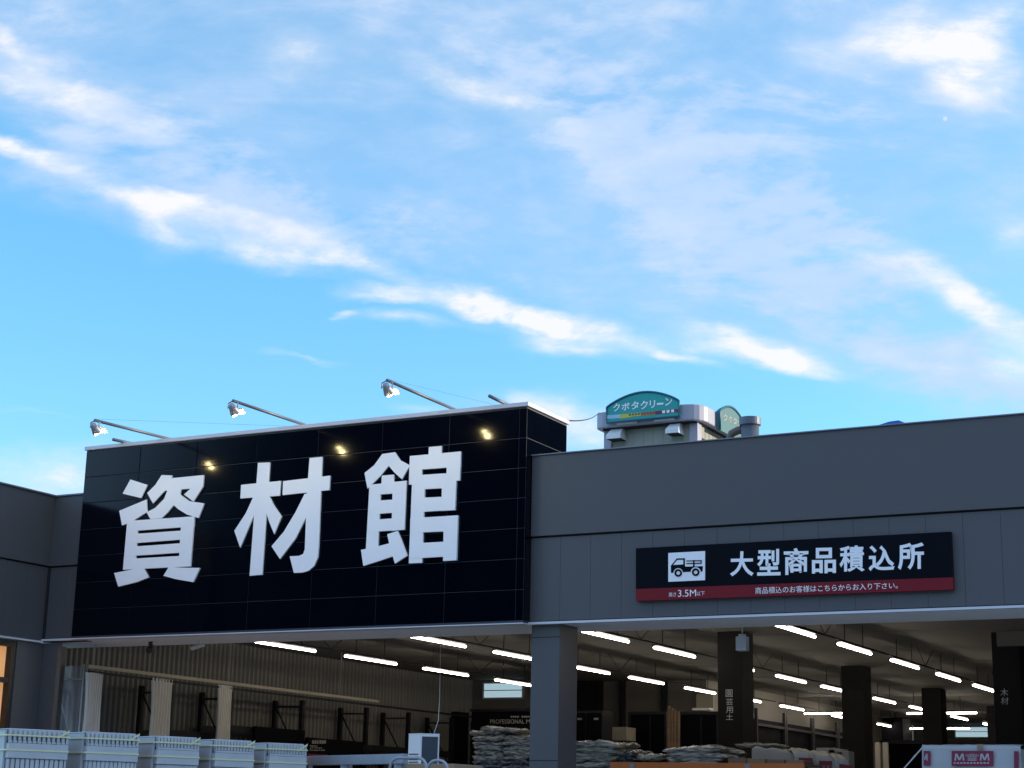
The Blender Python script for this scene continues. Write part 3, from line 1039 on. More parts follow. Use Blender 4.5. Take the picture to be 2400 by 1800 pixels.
# ------------------------------------------------------------------ pallet racks against the corrugated wall
RY = [3.05, 4.75, 7.05, 9.35, 11.0, 12.9]
upf = None
for i in range(len(RY)-1):
    ya, yb = RY[i], RY[i+1]
    o = thing('pallet_rack', ['dark steel rack bay beside the middle curtain', 'dark steel rack bay beside the farthest curtain', 'dark steel rack bay behind the black product poster',
                              'dark steel rack bay left of the white outdoor unit', 'dark steel rack bay farthest back by the tall dark cabinet'][i], 'rack', (-19.8, ya, 0), 'dark steel racks along the corrugated wall')
    sides = [ya+.02]+([yb-.02] if i == len(RY)-2 else [])
    for yy_ in sides:
        u = MB()
        u.box(-19.58, -19.50, yy_-.04, yy_+.04, 0, 3.60)
        u.box(-20.22, -20.14, yy_-.04, yy_+.04, 0, 3.60)
        for z0 in (.3, 1.4, 2.5):
            u.tube([(-19.54, yy_, z0), (-20.18, yy_, z0+1.0)], .016, 5)
            u.tube([(-19.54, yy_, z0+.98), (-20.18, yy_, z0+.98)], .016, 5)
        u.build('upright_frame', M['rack'], o)
    for z0 in ((2.78, 1.4) if i != 1 else (2.95, 1.4)):
        for xx in (-19.54, -20.18):
            MB().box(xx-.025, xx+.025, ya+.062, yb-.022-.04*(i == len(RY)-2), z0-.06, z0+.06).build('beam', M['rack'], o)
    if i >= 2:
        MB().box(-20.14, -19.58, ya+.07, yb-.07, 2.842, 2.86).build('shelf', M['rack'], o)
# goods on and in front of the racks
p0, p1 = P(600, 1702, x=-19.40), P(716, 1716, x=-19.40)
o = thing('rack_cover', 'plain black cover board hung on the rack left of the poster', 'board', (-19.45, p0.y, 1.4))
MB().box(-19.47, -19.41, p0.y, P(716, 1716, x=-19.4).y, 1.4, p0.z).build('board', M['poster'], o)
p0, p1, p2 = P(722, 1728, x=-19.38), P(853, 1738, x=-19.38), P(722, 1772, x=-19.38)
o = thing('product_poster', 'black product poster with pale text lines and a red stripe on the rack', 'poster', (-19.4, p0.y, p2.z-.4))
MB().box(-19.45, -19.384, p0.y, p1.y, p2.z-.4, p0.z).build('board', M['poster'], o)
tb2 = MB()
XPF = -19.38


def stroke_line(mb, x0, x1, y0, y1, n, xp):
    """a line of print too small to read, as short separate marks"""
    for k in range(n):
        a = x0+(x1-x0)*(k+.1)/n
        c = x0+(x1-x0)*(k+rng.uniform(.6, .95))/n
        dy = rng.uniform(-.3, .3)
        mb.prism([P(a, y1+dy, x=xp), P(c, y1+dy, x=xp), P(c, y0+dy, x=xp), P(a, y0+dy, x=xp)], (-.003, 0, 0))


stroke_line(tb2, 731, 765, 1735, 1743, 6, XPF)
stroke_line(tb2, 726, 744, 1747, 1749.5, 4, XPF)
stroke_line(tb2, 726, 756, 1752, 1754, 6, XPF)
stroke_line(tb2, 725, 762, 1757, 1759.5, 7, XPF)
tb2.build('print_lines', M['greyink'], o)
MB().prism([P(722, 1770, x=XPF), P(768, 1773, x=XPF), P(768, 1769, x=XPF), P(722, 1766, x=XPF)], (-.003, 0, 0)).build('red_stripe', M['redink'], o)
# red power tool like goods: dim red bags on the shelf behind
p = P(915, 1772, x=-19.5)
o = MB()
for k in range(5):
    c_ = Vector((-19.75, p.y+k*.28-.5, p.z+.02*rng.random()))
    o.tube([c_+Vector((0, -.12, -.1)), c_+Vector((0, -.1, .0)), c_+Vector((0, .0, .06)), c_+Vector((0, .1, .01)), c_+Vector((0, .13, -.1))], [.05, .09, .11, .09, .05], 9)
tag(o.build('red_goods', M['redstuff'], smooth=True, origin=(-19.75, p.y, p.z)), 'row of dull red packages on the dim rack shelf', 'goods')
# tall dark cabinet and green door at the back corner
p0, p1 = P(1026, 1668, y=14.2), P(1072, 1668, y=14.2)
o = thing('tall_cabinet', 'tall black cabinet standing in the back left corner', 'cabinet', ((p0.x+p1.x)/2, 14.4, 0))
MB().box(p0.x, p1.x, 14.2, 14.75, 0, p0.z).build('cabinet_body', M['poster'], o, bevel=.006)
MB().box(p0.x+.03, p1.x-.03, 14.185, 14.198, .1, p0.z-.06).build('door', M['rack'], o)
p0, p1 = P(1074, 1690, y=14.9), P(1104, 1690, y=14.9)
o = thing('side_door', 'dull green door between the black cabinet and the workwear sign', 'door', (p0.x, 15, 0))
MB().box(p0.x, p1.x, 15.12, 15.205, 0, p0.z).build('door_leaf', M['green'], o)
MB().box(p1.x-.12, p1.x-.06, 15.08, 15.118, 1.0, 1.15).build('handle', M['steel'], o)
# PROFESSIONAL sign
YP = 11.5
o = thing('shop_in_shop_sign', 'black board reading PROFESSIONAL behind the bags left of the column', 'sign', P(1170, 1800, y=YP))
p0, p1, p2 = P(1106, 1665, y=YP), P(1330, 1664, y=YP), P(1106, 1800, y=YP)
MB().box(p0.x, p1.x, YP, YP+.12, 0, p0.z).build('board', M['poster'], o)
MB().box(p0.x-.03, p1.x, YP-.03, YP-.002, p0.z-.03, p0.z+.03).build('top_rail', M['rack'], o)
lettering('PROFESSIONAL', quadP(((1149, 1696), (1229, 1696), (1229, 1686), (1149, 1686)), y=YP-.004), M['greyink'], o, .004)
lettering('M', quadP(((1233.5, 1696), (1243, 1696), (1243, 1686), (1233.5, 1686)), y=YP-.004), M['greyink'], o, .0)
mk = MB()
for k in range(9):
    a = 1197+k*5.1
    if k == 4:
        continue
    mk.prism(quadP(((a, 1681.5), (a+3.6, 1681.5), (a+3.6, 1678), (a, 1678)), y=YP-.004), (0, .003, 0))
mk.build('print_lines', M['greyink'], o)
# dark lockers right of the column
p0, p1 = P(1335, 1666, y=12), P(1412, 1666, y=12)
o = thing('locker', 'black double locker behind the pale bags right of the grey column', 'locker', ((p0.x+p1.x)/2, 12.2, 0))
MB().box(p0.x, p1.x, 12, 12.5, 0, p0.z).build('locker_body', M['rack'], o, bevel=.006)
for k in (0, 1):
    w_ = (p1.x-p0.x)/2
    dr = MB().box(p0.x+w_*k+.02, p0.x+w_*(k+1)-.02, 11.98, 11.998, .1, p0.z-.05).build('door', M['poster'], o)
    MB().box(p0.x+w_*k+.2, p0.x+w_*k+.3, 11.965, 11.978, p0.z-.19, p0.z-.15).build('handle', M['steel'], dr)
p0, p1 = P(1411, 1704, y=13), P(1468, 1704, y=13)
tag(MB().box(p0.x, p1.x, 13, 13.5, P(1411, 1735, y=13).z, p0.z).build('wall_box', M['box'], bevel=.01, origin=((p0.x+p1.x)/2, 13.2, p0.z)), 'beige box cabinet under the vertical pipe', 'box')
# big dark sheds (dark framed bays) on the back wall
for (a, c, yy_, lab) in ((1472, 1562, 13.6, 'left dark bay frame behind the middle bags'), (1590, 1684, 13.6, 'right dark bay frame left of the garden soil pillar')):
    p0, p1 = P(a, 1668, y=yy_), P(c, 1668, y=yy_)
    o = thing('dark_bay', lab, 'display bay', ((p0.x+p1.x)/2, yy_, 0), 'dark bay frames on the back wall')
    f_ = MB()
    f_.box(p0.x, p1.x, yy_, yy_+.08, p0.z-.06, p0.z)
    f_.box(p0.x, p0.x+.05, yy_, yy_+.08, 0, p0.z-.061)
    f_.box(p1.x-.05, p1.x, yy_, yy_+.08, 0, p0.z-.061)
    f_.build('bay_frame', M['dsteel'], o)
    MB().box(p0.x+.052, p1.x-.052, yy_+.02, yy_+.06, 0, p0.z-.062).build('infill', M['poster'], o)
    MB().box(p0.x+.5, p0.x+.53, yy_+.005, yy_+.018, .1, p0.z-.1).build('mullion', M['rack'], o)
# timber pole between the bays
p = P(1577, 1650, y=13)
o = MB()
for k in range(4):
    o.tube([(p.x-.11+k*.07, 13+.04*(k % 2), 0), (p.x-.10+k*.07+.02*math.sin(k*3), 13.02, P(1577, 1655+4*k, y=13).z)], .033, 7)
tag(o.build('timber_poles', M['wood'], smooth=True, origin=(p.x, 13, 0)), 'bundle of upright brown timber poles between the dark bays', 'timber')
# pale shelf strip under beige hatch
p0, p1 = P(1624, 1665, y=15.5), P(1664, 1665, y=15.5)
o = thing('lit_hatch', 'pale hatch with bright lower edge beside the garden soil pillar', 'hatch', (p0.x, 15.6, p0.z))
MB().box(p0.x, p1.x, 15.7, 15.75, p0.z, P(1624, 1625, y=15.5).z).build('panel', M['box'], o)
MB().box(p0.x, p1.x, 15.45, 15.698, p0.z, p0.z+.05).build('ledge', M['white'], o)

# racks along the inner wall on the right
for i, y in enumerate((18.3, 20.4, 22.5, 24.6)):
    o = thing('tall_rack', 'dark tall rack bay along the inner wall, %s from the garden soil pillar' % WORD[i], 'rack', (-14.2, y, 0), 'dark racks along the inner wall')
    for yy_ in (y+.03, y+2.02):
        MB().box(-14.40, -14.33, yy_-.035, yy_+.035, 0, 4.1).build('post', M['dsteel'], o)
    MB().box(-14.60, -14.41, y+.08, y+2.0, 0, 3.86).build('back_sheet', M['poster'], o)
    MB().box(-14.39, -14.34, y+.07, y+1.98, 3.70, 3.76).build('beam', M['dsteel'], o)
# dark booth and its rail at the end of the hall
p0, p1 = P(2072, 1738, y=27), P(2330, 1738, y=27)
o = thing('dark_booth', 'black booth with pale top rail at the far end of the hall', 'booth', ((p0.x+p1.x)/2, 28, 0))
MB().box(p0.x, p1.x, 27, 29, 0, p0.z-.06).build('booth_wall', M['poster'], o)
MB().box(p0.x-.1, p1.x, 26.9, 26.998, p0.z-.055, p0.z+.03).build('top_rail', M['dsteel'], o)
MB().tube([(p1.x-2.2, 26.95, p0.z+.03), (p1.x-2.2, 26.95, p0.z+.45)], .02, 8).build('post', M['paleplastic'], o)
p0, p1 = P(2065, 1682, y=28.5), P(2115, 1682, y=28.5)
o = thing('dark_hood', 'black box hood hanging above the far booth', 'hood', ((p0.x+p1.x)/2, 28.7, p0.z))
MB().box(p0.x, p1.x, 28.5, 29.3, p0.z-.65, p0.z).build('hood_body', M['poster'], o, bevel=.02)
MB().tube([((p0.x+p1.x)/2, 28.9, p0.z), ((p0.x+p1.x)/2, 28.9, ZC-.001)], .03, 8).build('hanger', M['dsteel'], o)
p = P(2030, 1745, y=25)
for k, a in enumerate((2056, 2074)):
    pp = P(a, 1740, y=25)
    tag(MB().box(pp.x-.07, pp.x+.07, 25, 25.1, 0, pp.z).build('pale_panel', M['sack'], bevel=.01, origin=(pp.x, 25, 0)),
        ['narrow pale panel just right of the second black pillar', 'narrow pale panel against the left edge of the far booth'][k], 'panel', 'narrow pale panels beside the far booth')

# ------------------------------------------------------------------ strapped ribbed bundles in front, lower left
e1 = Vector((math.sin(rad(24)), math.cos(rad(24)), 0))
e2 = Vector((e1.y, -e1.x, 0))
O_ = P(360, 1722, y=-5.5)
PL = (O_, e2)


def make_bundle(px0, px1, pyt0, lab):
    """bundle of nested ribbed plastic troughs: upper and lower comb rows, smooth belt, straps"""
    a, c = P(px0, pyt0, pl=PL), P(px1, pyt0, pl=PL)
    w = (c-a).dot(e1)
    zt = a.z
    o = thing('strapped_bundle', lab, 'bundle', (a.x, a.y, 0), 'bundles of ribbed pale plastic strapped with yellow bands')
    dpt = .95

    def loc(u, v, z):              # along face, outwards, height
        return a+e1*u+e2*v+Vector((0, 0, z-a.z))

    def lbox(mb, u0, u1, v0, v1, z0, z1):
        mb.obox(loc((u0+u1)/2, (v0+v1)/2, (z0+z1)/2), e1*(u1-u0)/2, e2*(v1-v0)/2, Vector((0, 0, (z1-z0)/2)))
    core = MB()
    lbox(core, .02, w-.02, -dpt, -.075, .12, zt-.015)
    core.build('core', M['bundled'], o)
    sk = MB()
    lbox(sk, -.03, -.0, -dpt+.02, -.08, .14, zt-.02)
    lbox(sk, .0, w-.0, -dpt+.02, -.06, zt-.014, zt)
    sk.build('cover_sheet', M['bundle'], o, bevel=.006)
    n = 12
    H = zt-.12
    z1 = zt
    tiers = []
    hs = .30
    for t_ in range(4):
        cb = MB()
        top = z1-t_*.45
        if top < .6:
            break
        for k in range(n+1):           # comb ribs with hooked feet
            u = w*k/n
            lbox(cb, max(0, u-.016), min(w, u+.016), -.07, .0, top-.125, top-.016)
            lbox(cb, max(0, u-.016), min(w, u+.028), -.055, -.004, top-.152, top-.126)
        lbox(cb, 0, w, -.06, -.022, top-.078, top-.017)
        lbox(cb, -.012, w+.006, -.065, .008, top-.31, top-.155)       # smooth belt
        for k in range(n+1):
            u = w*k/n
            lbox(cb, max(0, u-.021), min(w, u+.021), -.07, -.006, top-.448, top-.315)
        lbox(cb, 0, w, -.075, -.045, top-.448, top-.316)
        lbox(cb, w-.02, w+.004, -.075, .004, top-.15, top-.02)
        cb.build('ribbed_trough', M['bundle'], o, bevel=.004)
    lo = MB()
    lbox(lo, 0, w, -.07, -.02, .12, max(.13, zt-1.85))
    lo.build('lower_trough', M['bundle'], o)
    pal = MB()
    for vv in (-.85, -.5, -.12):
        lbox(pal, -.05, w+.02, vv-.05, vv+.05, .0, .118)
    pal.build('skid', M['wood'], o)
    for zz in (zt-.072, zt-.225):
        s_ = MB()
        lbox(s_, -.04, w+.012, .010, .014, zz-.008, zz+.008)
        lbox(s_, -.044, -.032, -dpt, .014, zz-.008, zz+.008)
        s_.build('strap', M['strap'], o)
    s_ = MB()
    p_ = [loc(w-.12, .016, zt-.072), loc(w+.004, .016, zt+.004), loc(w+.004, .016, zt-.02), loc(w-.12, .016, zt-.090)]
    s_.prism(p_, e2*-.004)
    s_.build('strap', M['strap'], o)
    return o


BW = [(26, 162, 1706), (208, 326, 1714), (373, 468, 1724), (508, 596, 1732), (635, 719, 1740)]
BL = ['ribbed pale strapped bundle at the left edge of the photo', 'ribbed pale strapped bundle, second from the left edge', 'ribbed pale strapped bundle in the middle of its row',
      'ribbed pale strapped bundle, second from the right end', 'smallest looking ribbed pale strapped bundle at the right end']
for (a, c, t), lab in zip(BW, BL):
    make_bundle(a, c, t, lab)

# ------------------------------------------------------------------ rail, cart handles, outdoor unit in front of the hall
pa, pb = P(700, 1783, y=-3.2), P(942, 1800, y=-4.2)
o = thing('guard_rail', 'grey steel guard rail running right from the strapped bundles', 'rail', (pa.x, pa.y, 0))
dv = (pb-pa)
dv.z = 0
pe = pa+dv*1.0
MB().prism([pa+Vector((0, 0, -.055)), pe+Vector((0, 0, -.055)), pe+Vector((0, 0, .055)), pa+Vector((0, 0, .055))], Vector((-dv.y, dv.x, 0)).normalized()*.08).build('rail_beam', M['steel'], o, bevel=.006)
for f_ in (.05, .45, .95):
    c_ = pa+dv*f_
    MB().box(c_.x-.05, c_.x+.05, c_.y+.03, c_.y+.13, 0, c_.z-.056).build('post', M['steel'], o)
for k, (px0, px1, pyt, yv, lab) in enumerate(((915, 1000, 1776, -5.2, 'left pale bent pipe cart handle below the outdoor unit'), (1003, 1050, 1782, -5.3, 'right pale bent pipe cart handle below the outdoor unit'))):
    a, c = P(px0, pyt, y=yv), P(px1, pyt, y=yv)
    z = a.z
    o = thing('hand_cart', lab, 'cart', ((a.x+c.x)/2, yv, 0), 'carts with bent pipe handles')
    r = .10
    pts = [(a.x, yv, .25), (a.x, yv, z-r)]+[(a.x+r-r*math.cos(t), yv, z-r+r*math.sin(t)) for t in (.4, .8, 1.2, 1.57)]
    pts += [(c.x-r+r*math.sin(t), yv, z-r+r*math.cos(t)) for t in (0.0, .4, .8, 1.2, 1.57)]+[(c.x, yv, .25)]
    MB().tube(pts, .016, 10).build('handle', M['steel'], o, smooth=True)
    MB().box(a.x-.03, c.x+.03, yv-.05, yv+1.1, .16, .25).build('platform', M['steel'], o, bevel=.01)
    for xx in (a.x+.05, c.x-.05):
        for yy_ in (yv+.08, yv+.95):
            MB().tube([(xx-.02, yy_, .075), (xx+.02, yy_, .075)], .073, 14).build('wheel', M['cam'], o)
# carton load behind the handles
pa, pb = P(946, 1789, y=-3.2), P(1064, 1789, y=-3.2)
tag(MB().box(pa.x, pb.x, -3.2, -2.5, 1.2, pa.z).build('carton', M['carton'], bevel=.01, origin=(pa.x, -3, 1.2)), 'brown carton stack top behind the cart handles', 'carton')
tag(MB().box(pa.x-.05, pb.x+.05, -3.25, -2.45, 0, 1.195).build('goods_pallet', M['wood'], bevel=.01, origin=(pa.x, -3, 0)), 'wooden crate carrying the carton behind the cart handles', 'crate')
# outdoor unit
yu = -1.6
c0, c1, c2_, c3_ = P(957, 1722, y=yu), P(985, 1722, y=yu), P(1017, 1726, y=yu), P(957, 1777, y=yu)
o = thing('outdoor_unit', 'white outdoor air unit with dark grille in front of the racks', 'air conditioner', (c1.x, yu, 1.5))
zb_, zt_ = c3_.z-.12, c1.z
sx = c1.x
# casing turned so that its pale end faces left and its dark grille faces right
dx = Vector((math.cos(rad(28)), math.sin(rad(28)), 0))
dy = Vector((-dx.y, dx.x, 0))
wl_ = (c1-c0).length*.98
cen = Vector((sx, yu, (zb_+zt_)/2))
body = MB()
hw, hd = .17, .18
lft = Vector((-math.cos(rad(20)), math.sin(rad(20)), 0))*.24
rgt_ = Vector((math.cos(rad(35)), math.sin(rad(35)), 0))*.25
A_, B_, C_, D_ = cen, cen+lft, cen+lft+rgt_, cen+rgt_
hz = Vector((0, 0, (zt_-zb_)/2))
body.add([A_-hz, B_-hz, C_-hz, D_-hz, A_+hz, B_+hz, C_+hz, D_+hz], [(0, 1, 2, 3), (4, 7, 6, 5), (0, 4, 5, 1), (1, 5, 6, 2), (2, 6, 7, 3), (3, 7, 4, 0)])
body.build('casing', M['unit'], o, bevel=.01)
gr = MB()
nrm = Vector((rgt_.y, -rgt_.x, 0)).normalized()*.004
a0, a1 = A_+rgt_*.10+nrm, A_+rgt_*.92+nrm
gr.prism([a0-hz*.94, a1-hz*.94, a1+hz*.90, a0+hz*.90], nrm*-.8)
gr.build('grille', M['unitd'], o)
nl = Vector((lft.y, -lft.x, 0)).normalized()
if nl.y > 0:
    nl = -nl
fan = MB()
b0, b1 = A_+lft*.1+nl*.004, A_+lft*.9+nl*.004
for k in range(5):
    zz = -.85+k*.16
    fan.prism([b0+hz*zz, b1+hz*zz, b1+hz*(zz+.07), b0+hz*(zz+.07)], nl*-.003)
fan.build('vent_slots', M['unitd'], o)
cp = MB()
cp.prism([A_+hz*1.001, B_+hz*1.001, C_+hz*1.001, D_+hz*1.001], (0, 0, .018))
cp.build('lid', M['unit'], o)
st = MB()
for pnt in (A_, B_, C_, D_):
    q_ = pnt+(cen+(lft+rgt_)*.5-pnt)*.15
    st.box(q_.x-.02, q_.x+.02, q_.y-.02, q_.y+.02, 0, zb_-.002)
st.build('stand', M['dsteel'], o)
p0, p1, p2 = P(1033, 1500, y=.9), P(1030, 1640, y=.4), P(1016, 1722, y=-1.2)
p0.z = ZB-.013
tag(MB().tube([p0, p1, (p1+p2)/2+Vector((.03, 0, -.05)), p2], .0035, 6).build('cable', M['paleplastic'], smooth=True, origin=p0), 'thin pale cable hanging from the soffit to the outdoor unit', 'cable')

# ------------------------------------------------------------------ bags
def bag_mesh(seed, lx, ly, lz, m):
    rr = random.Random(seed)
    sd_ = Vector((rr.uniform(0, 50), rr.uniform(0, 50), rr.uniform(0, 50)))
    bm = bmesh.new()
    bmesh.ops.create_cube(bm, size=2)
    bmesh.ops.subdivide_edges(bm, edges=bm.edges[:], cuts=15, use_grid_fill=True)
    for v in bm.verts:
        x, y, z = v.co
        ex = max(abs(x), abs(y))
        prof = max(.10, (1-max(abs(x)**6, abs(y)**6)*.85))
        z2 = z*prof
        x2 = math.copysign(abs(x)**1.0, x)*(1-.06*abs(y)**4)
        y2 = y*(1-.06*abs(x)**4)
        c = Vector((x2*lx/2, y2*ly/2, z2*lz/2))
        n1 = noise.noise(c*5+sd_)*.5+noise.noise(c*13+sd_)*.28+noise.noise(c*26+sd_)*.16
        c.z += n1*lz*.60*(1 if abs(z) > .1 else .6)
        c.x += noise.noise(c*7+sd_*1.3)*.035
        c.y += noise.noise(c*7+sd_*1.7)*.035
        v.co = c
    me = bpy.data.meshes.new('bag')
    bm.to_mesh(me)
    bm.free()
    for p_ in me.polygons:
        p_.use_smooth = True
    me.materials.append(m)
    return me


BAGS = {k: [bag_mesh(i*7+ord(k[-1]), .72, .46, .105, M[k]) for i in range(4)] for k in ('bag', 'bagd', 'bagg')}


def pile(px0, px1, pyt, y, ztop_fix, layers, kinds, label, group, base_z, fall=0.0):
    a, c = P(px0, pyt, y=y), P(px1, pyt, y=y)
    W_ = c.x-a.x
    nx = max(1, round(W_/.62))
    th = .072
    zt = a.z
    for L in range(layers):
        z = zt-.05-th*L
        kd = kinds(L)
        for i in range(nx):
            if L == 0 and fall and rng.random() < fall:
                continue
            for r_ in range(2):
                me = BAGS[kd][rng.randrange(4)]
                o = bpy.data.objects.new('bag', me)
                COL.objects.link(o)
                o.location = (a.x+W_*(i+.5)/nx+rng.uniform(-.03, .03), y+.26+r_*.44+rng.uniform(-.05, .02), z+rng.uniform(-.008, .008))
                o.rotation_euler = (rng.uniform(-.05, .05), rng.uniform(-.05, .05), rng.uniform(-.10, .10)+(math.pi if rng.random() < .5 else 0))
                s_ = W_/nx/.66
                o.scale = (s_, 1, 1)
                tag(o, label, 'bag', group)
    return a.x, c.x, zt-.05-th*layers


def support(xa, xb, y, z, name_lab):
    """timber pallet and block stack below a pile"""
    o = thing('pallet', name_lab[0], 'pallet', ((xa+xb)/2, y+.45, z-.14), 'wooden pallets under the bags')
    d = MB()
    for k in range(6):
        d.box(xa, xb, y+.02+k*.16, y+.13+k*.16, z-.022, z)
    d.build('deck', M['wood'], o)
    s_ = MB()
    for xx in (xa+.02, (xa+xb)/2-.04, xb-.10):
        s_.box(xx, xx+.08, y+.02, y+.93, z-.12, z-.024)
    s_.build('stringers', M['wood'], o)
    o = thing('wrapped_load', name_lab[1], 'pallet load', ((xa+xb)/2, y+.45, 0), 'wrapped loads under the pallets')
    w_ = MB()
    w_.box(xa+.02, xb-.02, y+.03, y+.92, .13, z-.122)
    w_.build('wrapped_block', M['wrap'], o, bevel=.03)
    s_ = MB()
    for xx in (xa+.02, (xa+xb)/2-.04, xb-.10):
        s_.box(xx, xx+.08, y+.02, y+.93, 0, .128)
    s_.build('stringers', M['wood'], o)


r = pile(1106, 1244, 1722, 2.5, None, 15, lambda L: 'bag' if L < 5 else 'bagd', 'silver topped crumpled bag in the tall pile left of the grey column', 'bags piled left of the grey column', 0, .0)
support(r[0], r[1], 2.5, r[2], ('wooden pallet under the tall pile left of the column', 'wrapped load under the tall pile left of the column'))
# cap bags of the same pile
for k, (px, py) in enumerate(((1150, 1712), (1195, 1708), (1172, 1706))):
    p = P(px, py+6, y=2.8)
    o = bpy.data.objects.new('bag', BAGS['bag'][k])
    COL.objects.link(o)
    o.location = p
    o.rotation_euler = (0, .05*k-.05, .2*k)
    o.scale = (.8, 1, .9)
    tag(o, 'silver topped crumpled bag in the tall pile left of the grey column', 'bag', 'bags piled left of the grey column')
r = pile(1330, 1441, 1736, 2.2, None, 13, lambda L: 'bagg' if L % 4 else 'bag', 'greenish grey bag in the neat pile just right of the grey column', 'bags piled right of the grey column', 0)
support(r[0], r[1], 2.2, r[2], ('wooden pallet under the pile right of the column', 'wrapped load under the pile right of the column'))
# orange rack carrying three lower heaps
ZO = P(1560, 1787, y=2.0).z
xa, xb = P(1430, 1787, y=2.0).x, P(1885, 1787, y=2.0).x
o = thing('orange_rack', 'orange painted steel rack under the low heaps of bags', 'rack', ((xa+xb)/2, 2.0, 0))
for yy_ in (2.0, 2.95):
    MB().box(xa, xb, yy_, yy_+.05, ZO-.16, ZO).build('beam', M['orange'], o, bevel=.006)
for xx in (xa+.05, (xa+xb)/2, xb-.13):
    for yy_ in (2.052, 2.87):
        MB().box(xx, xx+.08, yy_, yy_+.075, 0, ZO-.03).build('post', M['dsteel'], o)
MB().box(xa+.02, xb-.02, 2.055, 2.945, ZO-.025, ZO-.005).build('deck', M['wood'], o)
mk = MB()
for px in (1482, 1752):
    p = P(px, 1793, y=1.998)
    mk.box(p.x-.035, p.x+.035, 1.99, 1.998, ZO-.12, ZO-.02)
mk.build('clip', M['steel'], o)
for (px0, px1, pyt, y, n_, kd, lab, grp) in (
        (1438, 1490, 1757, 2.35, 3, 'bagd', 'dark glossy bag in the low heap on the orange rack', 'dark bags on the orange rack'),
        (1486, 1545, 1768, 2.25, 1, 'bagg', 'flat grey green bag on the orange rack between two heaps', 'flat bags on the orange rack'),
        (1560, 1692, 1748, 2.2, 5, 'bag', 'wavy silver bag in the wide heap left of the garden soil pillar', 'silver bags on the orange rack')):
    pile(px0, px1, pyt, y, None, n_, lambda L, kd=kd: kd, lab, grp, 0)
# brown cartons on the right half of the rack
for k in range(4):
    p0, p1 = P(1706+k*44, 1776, y=2.2), P(1748+k*44, 1776, y=2.2)
    o = MB().box(p0.x, p1.x, 2.2+.02*k, 2.7, ZO-.003, p0.z-.01*k).build('carton', M['carton'] if k % 2 else M['wood'], bevel=.008, origin=(p0.x, 2.4, ZO))
    tag(o, ['flat brown carton beside the foot of the garden soil pillar', 'flat wooden box second from the garden soil pillar', 'flat brown carton under the white sheet',
            'flat wooden box at the right end of the orange rack'][k], 'box', 'flat boxes on the orange rack')
# white sheeted load and white sacks with red print
p0 = P(1762, 1750, y=3.0)
p1 = P(1872, 1757, y=3.0)


def sheet(u, v):
    x = p0.x+(p1.x-p0.x)*u
    edge = min(u, 1-u)
    z = p0.z-.10*u*u-.03*math.exp(-edge*14)+.035*noise.noise(Vector((u*5, v*4, 3)))
    if v > .5:
        return (x+.02*noise.noise(Vector((u*6, v*6, 1))), 3.0+.02*noise.noise(Vector((u*5, v*3, 9))), z-(v-.5)*2*.55)
    return (x, 3.9-1.8*v, z)


o = thing('sheeted_load', 'low load under a crumpled white sheet right of the garden soil pillar', 'load', (p0.x, 3.3, 0))
MB().grid(sheet, 40, 30).build('sheet', M['sack'], o, smooth=True)
MB().box(p0.x+.03, p1.x-.03, 3.05, 3.85, 0, p0.z-.22).build('load', M['carton'], o)
tag(bpy.data.objects.new('bag', BAGS['bag'][2]), 'crumpled silver bag lying on the white sheeted load', 'bag')
o = [q_ for q_ in bpy.data.objects if q_.get('label') == 'crumpled silver bag lying on the white sheeted load'][0]
COL.objects.link(o)
o.location = P(1785, 1748, y=3.3)+Vector((0, 0, .0))
o.scale = (1.0, .9, .6)
RP = [[[(0, 1), (1, 1), (1, .8), (.62, .78), (.62, .0), (.4, .0), (.4, .78), (0, .75)], [(.1, .5), (.9, .42), (.9, .25), (.1, .3)]],
      [[(0, 1), (1, 1), (1, .85), (0, .85)], [(.05, .84), (.2, .84), (.3, .0), (.12, .0)], [(.45, .84), (.58, .84), (.62, .0), (.46, .0)], [(.8, .84), (.95, .84), (.9, 0), (.78, 0)]],
      [[(.05, 1), (1, .95), (1, .8), (.05, .85)], [(.1, .7), (.25, .7), (.25, 0), (.1, 0)], [(.4, .8), (.55, .8), (.55, 0), (.4, 0)], [(.72, .8), (.88, .8), (.88, 0), (.72, 0)]]]
f1 = Vector((math.sin(rad(62)), math.cos(rad(62)), 0))      # along the row
f2 = Vector((f1.y, -f1.x, 0))                                # towards the yard
SPL = (P(1872, 1760, y=2.7), f2)
sy = [(1862, 1755), (1910, 1761), (1955, 1767), (2003, 1778)]
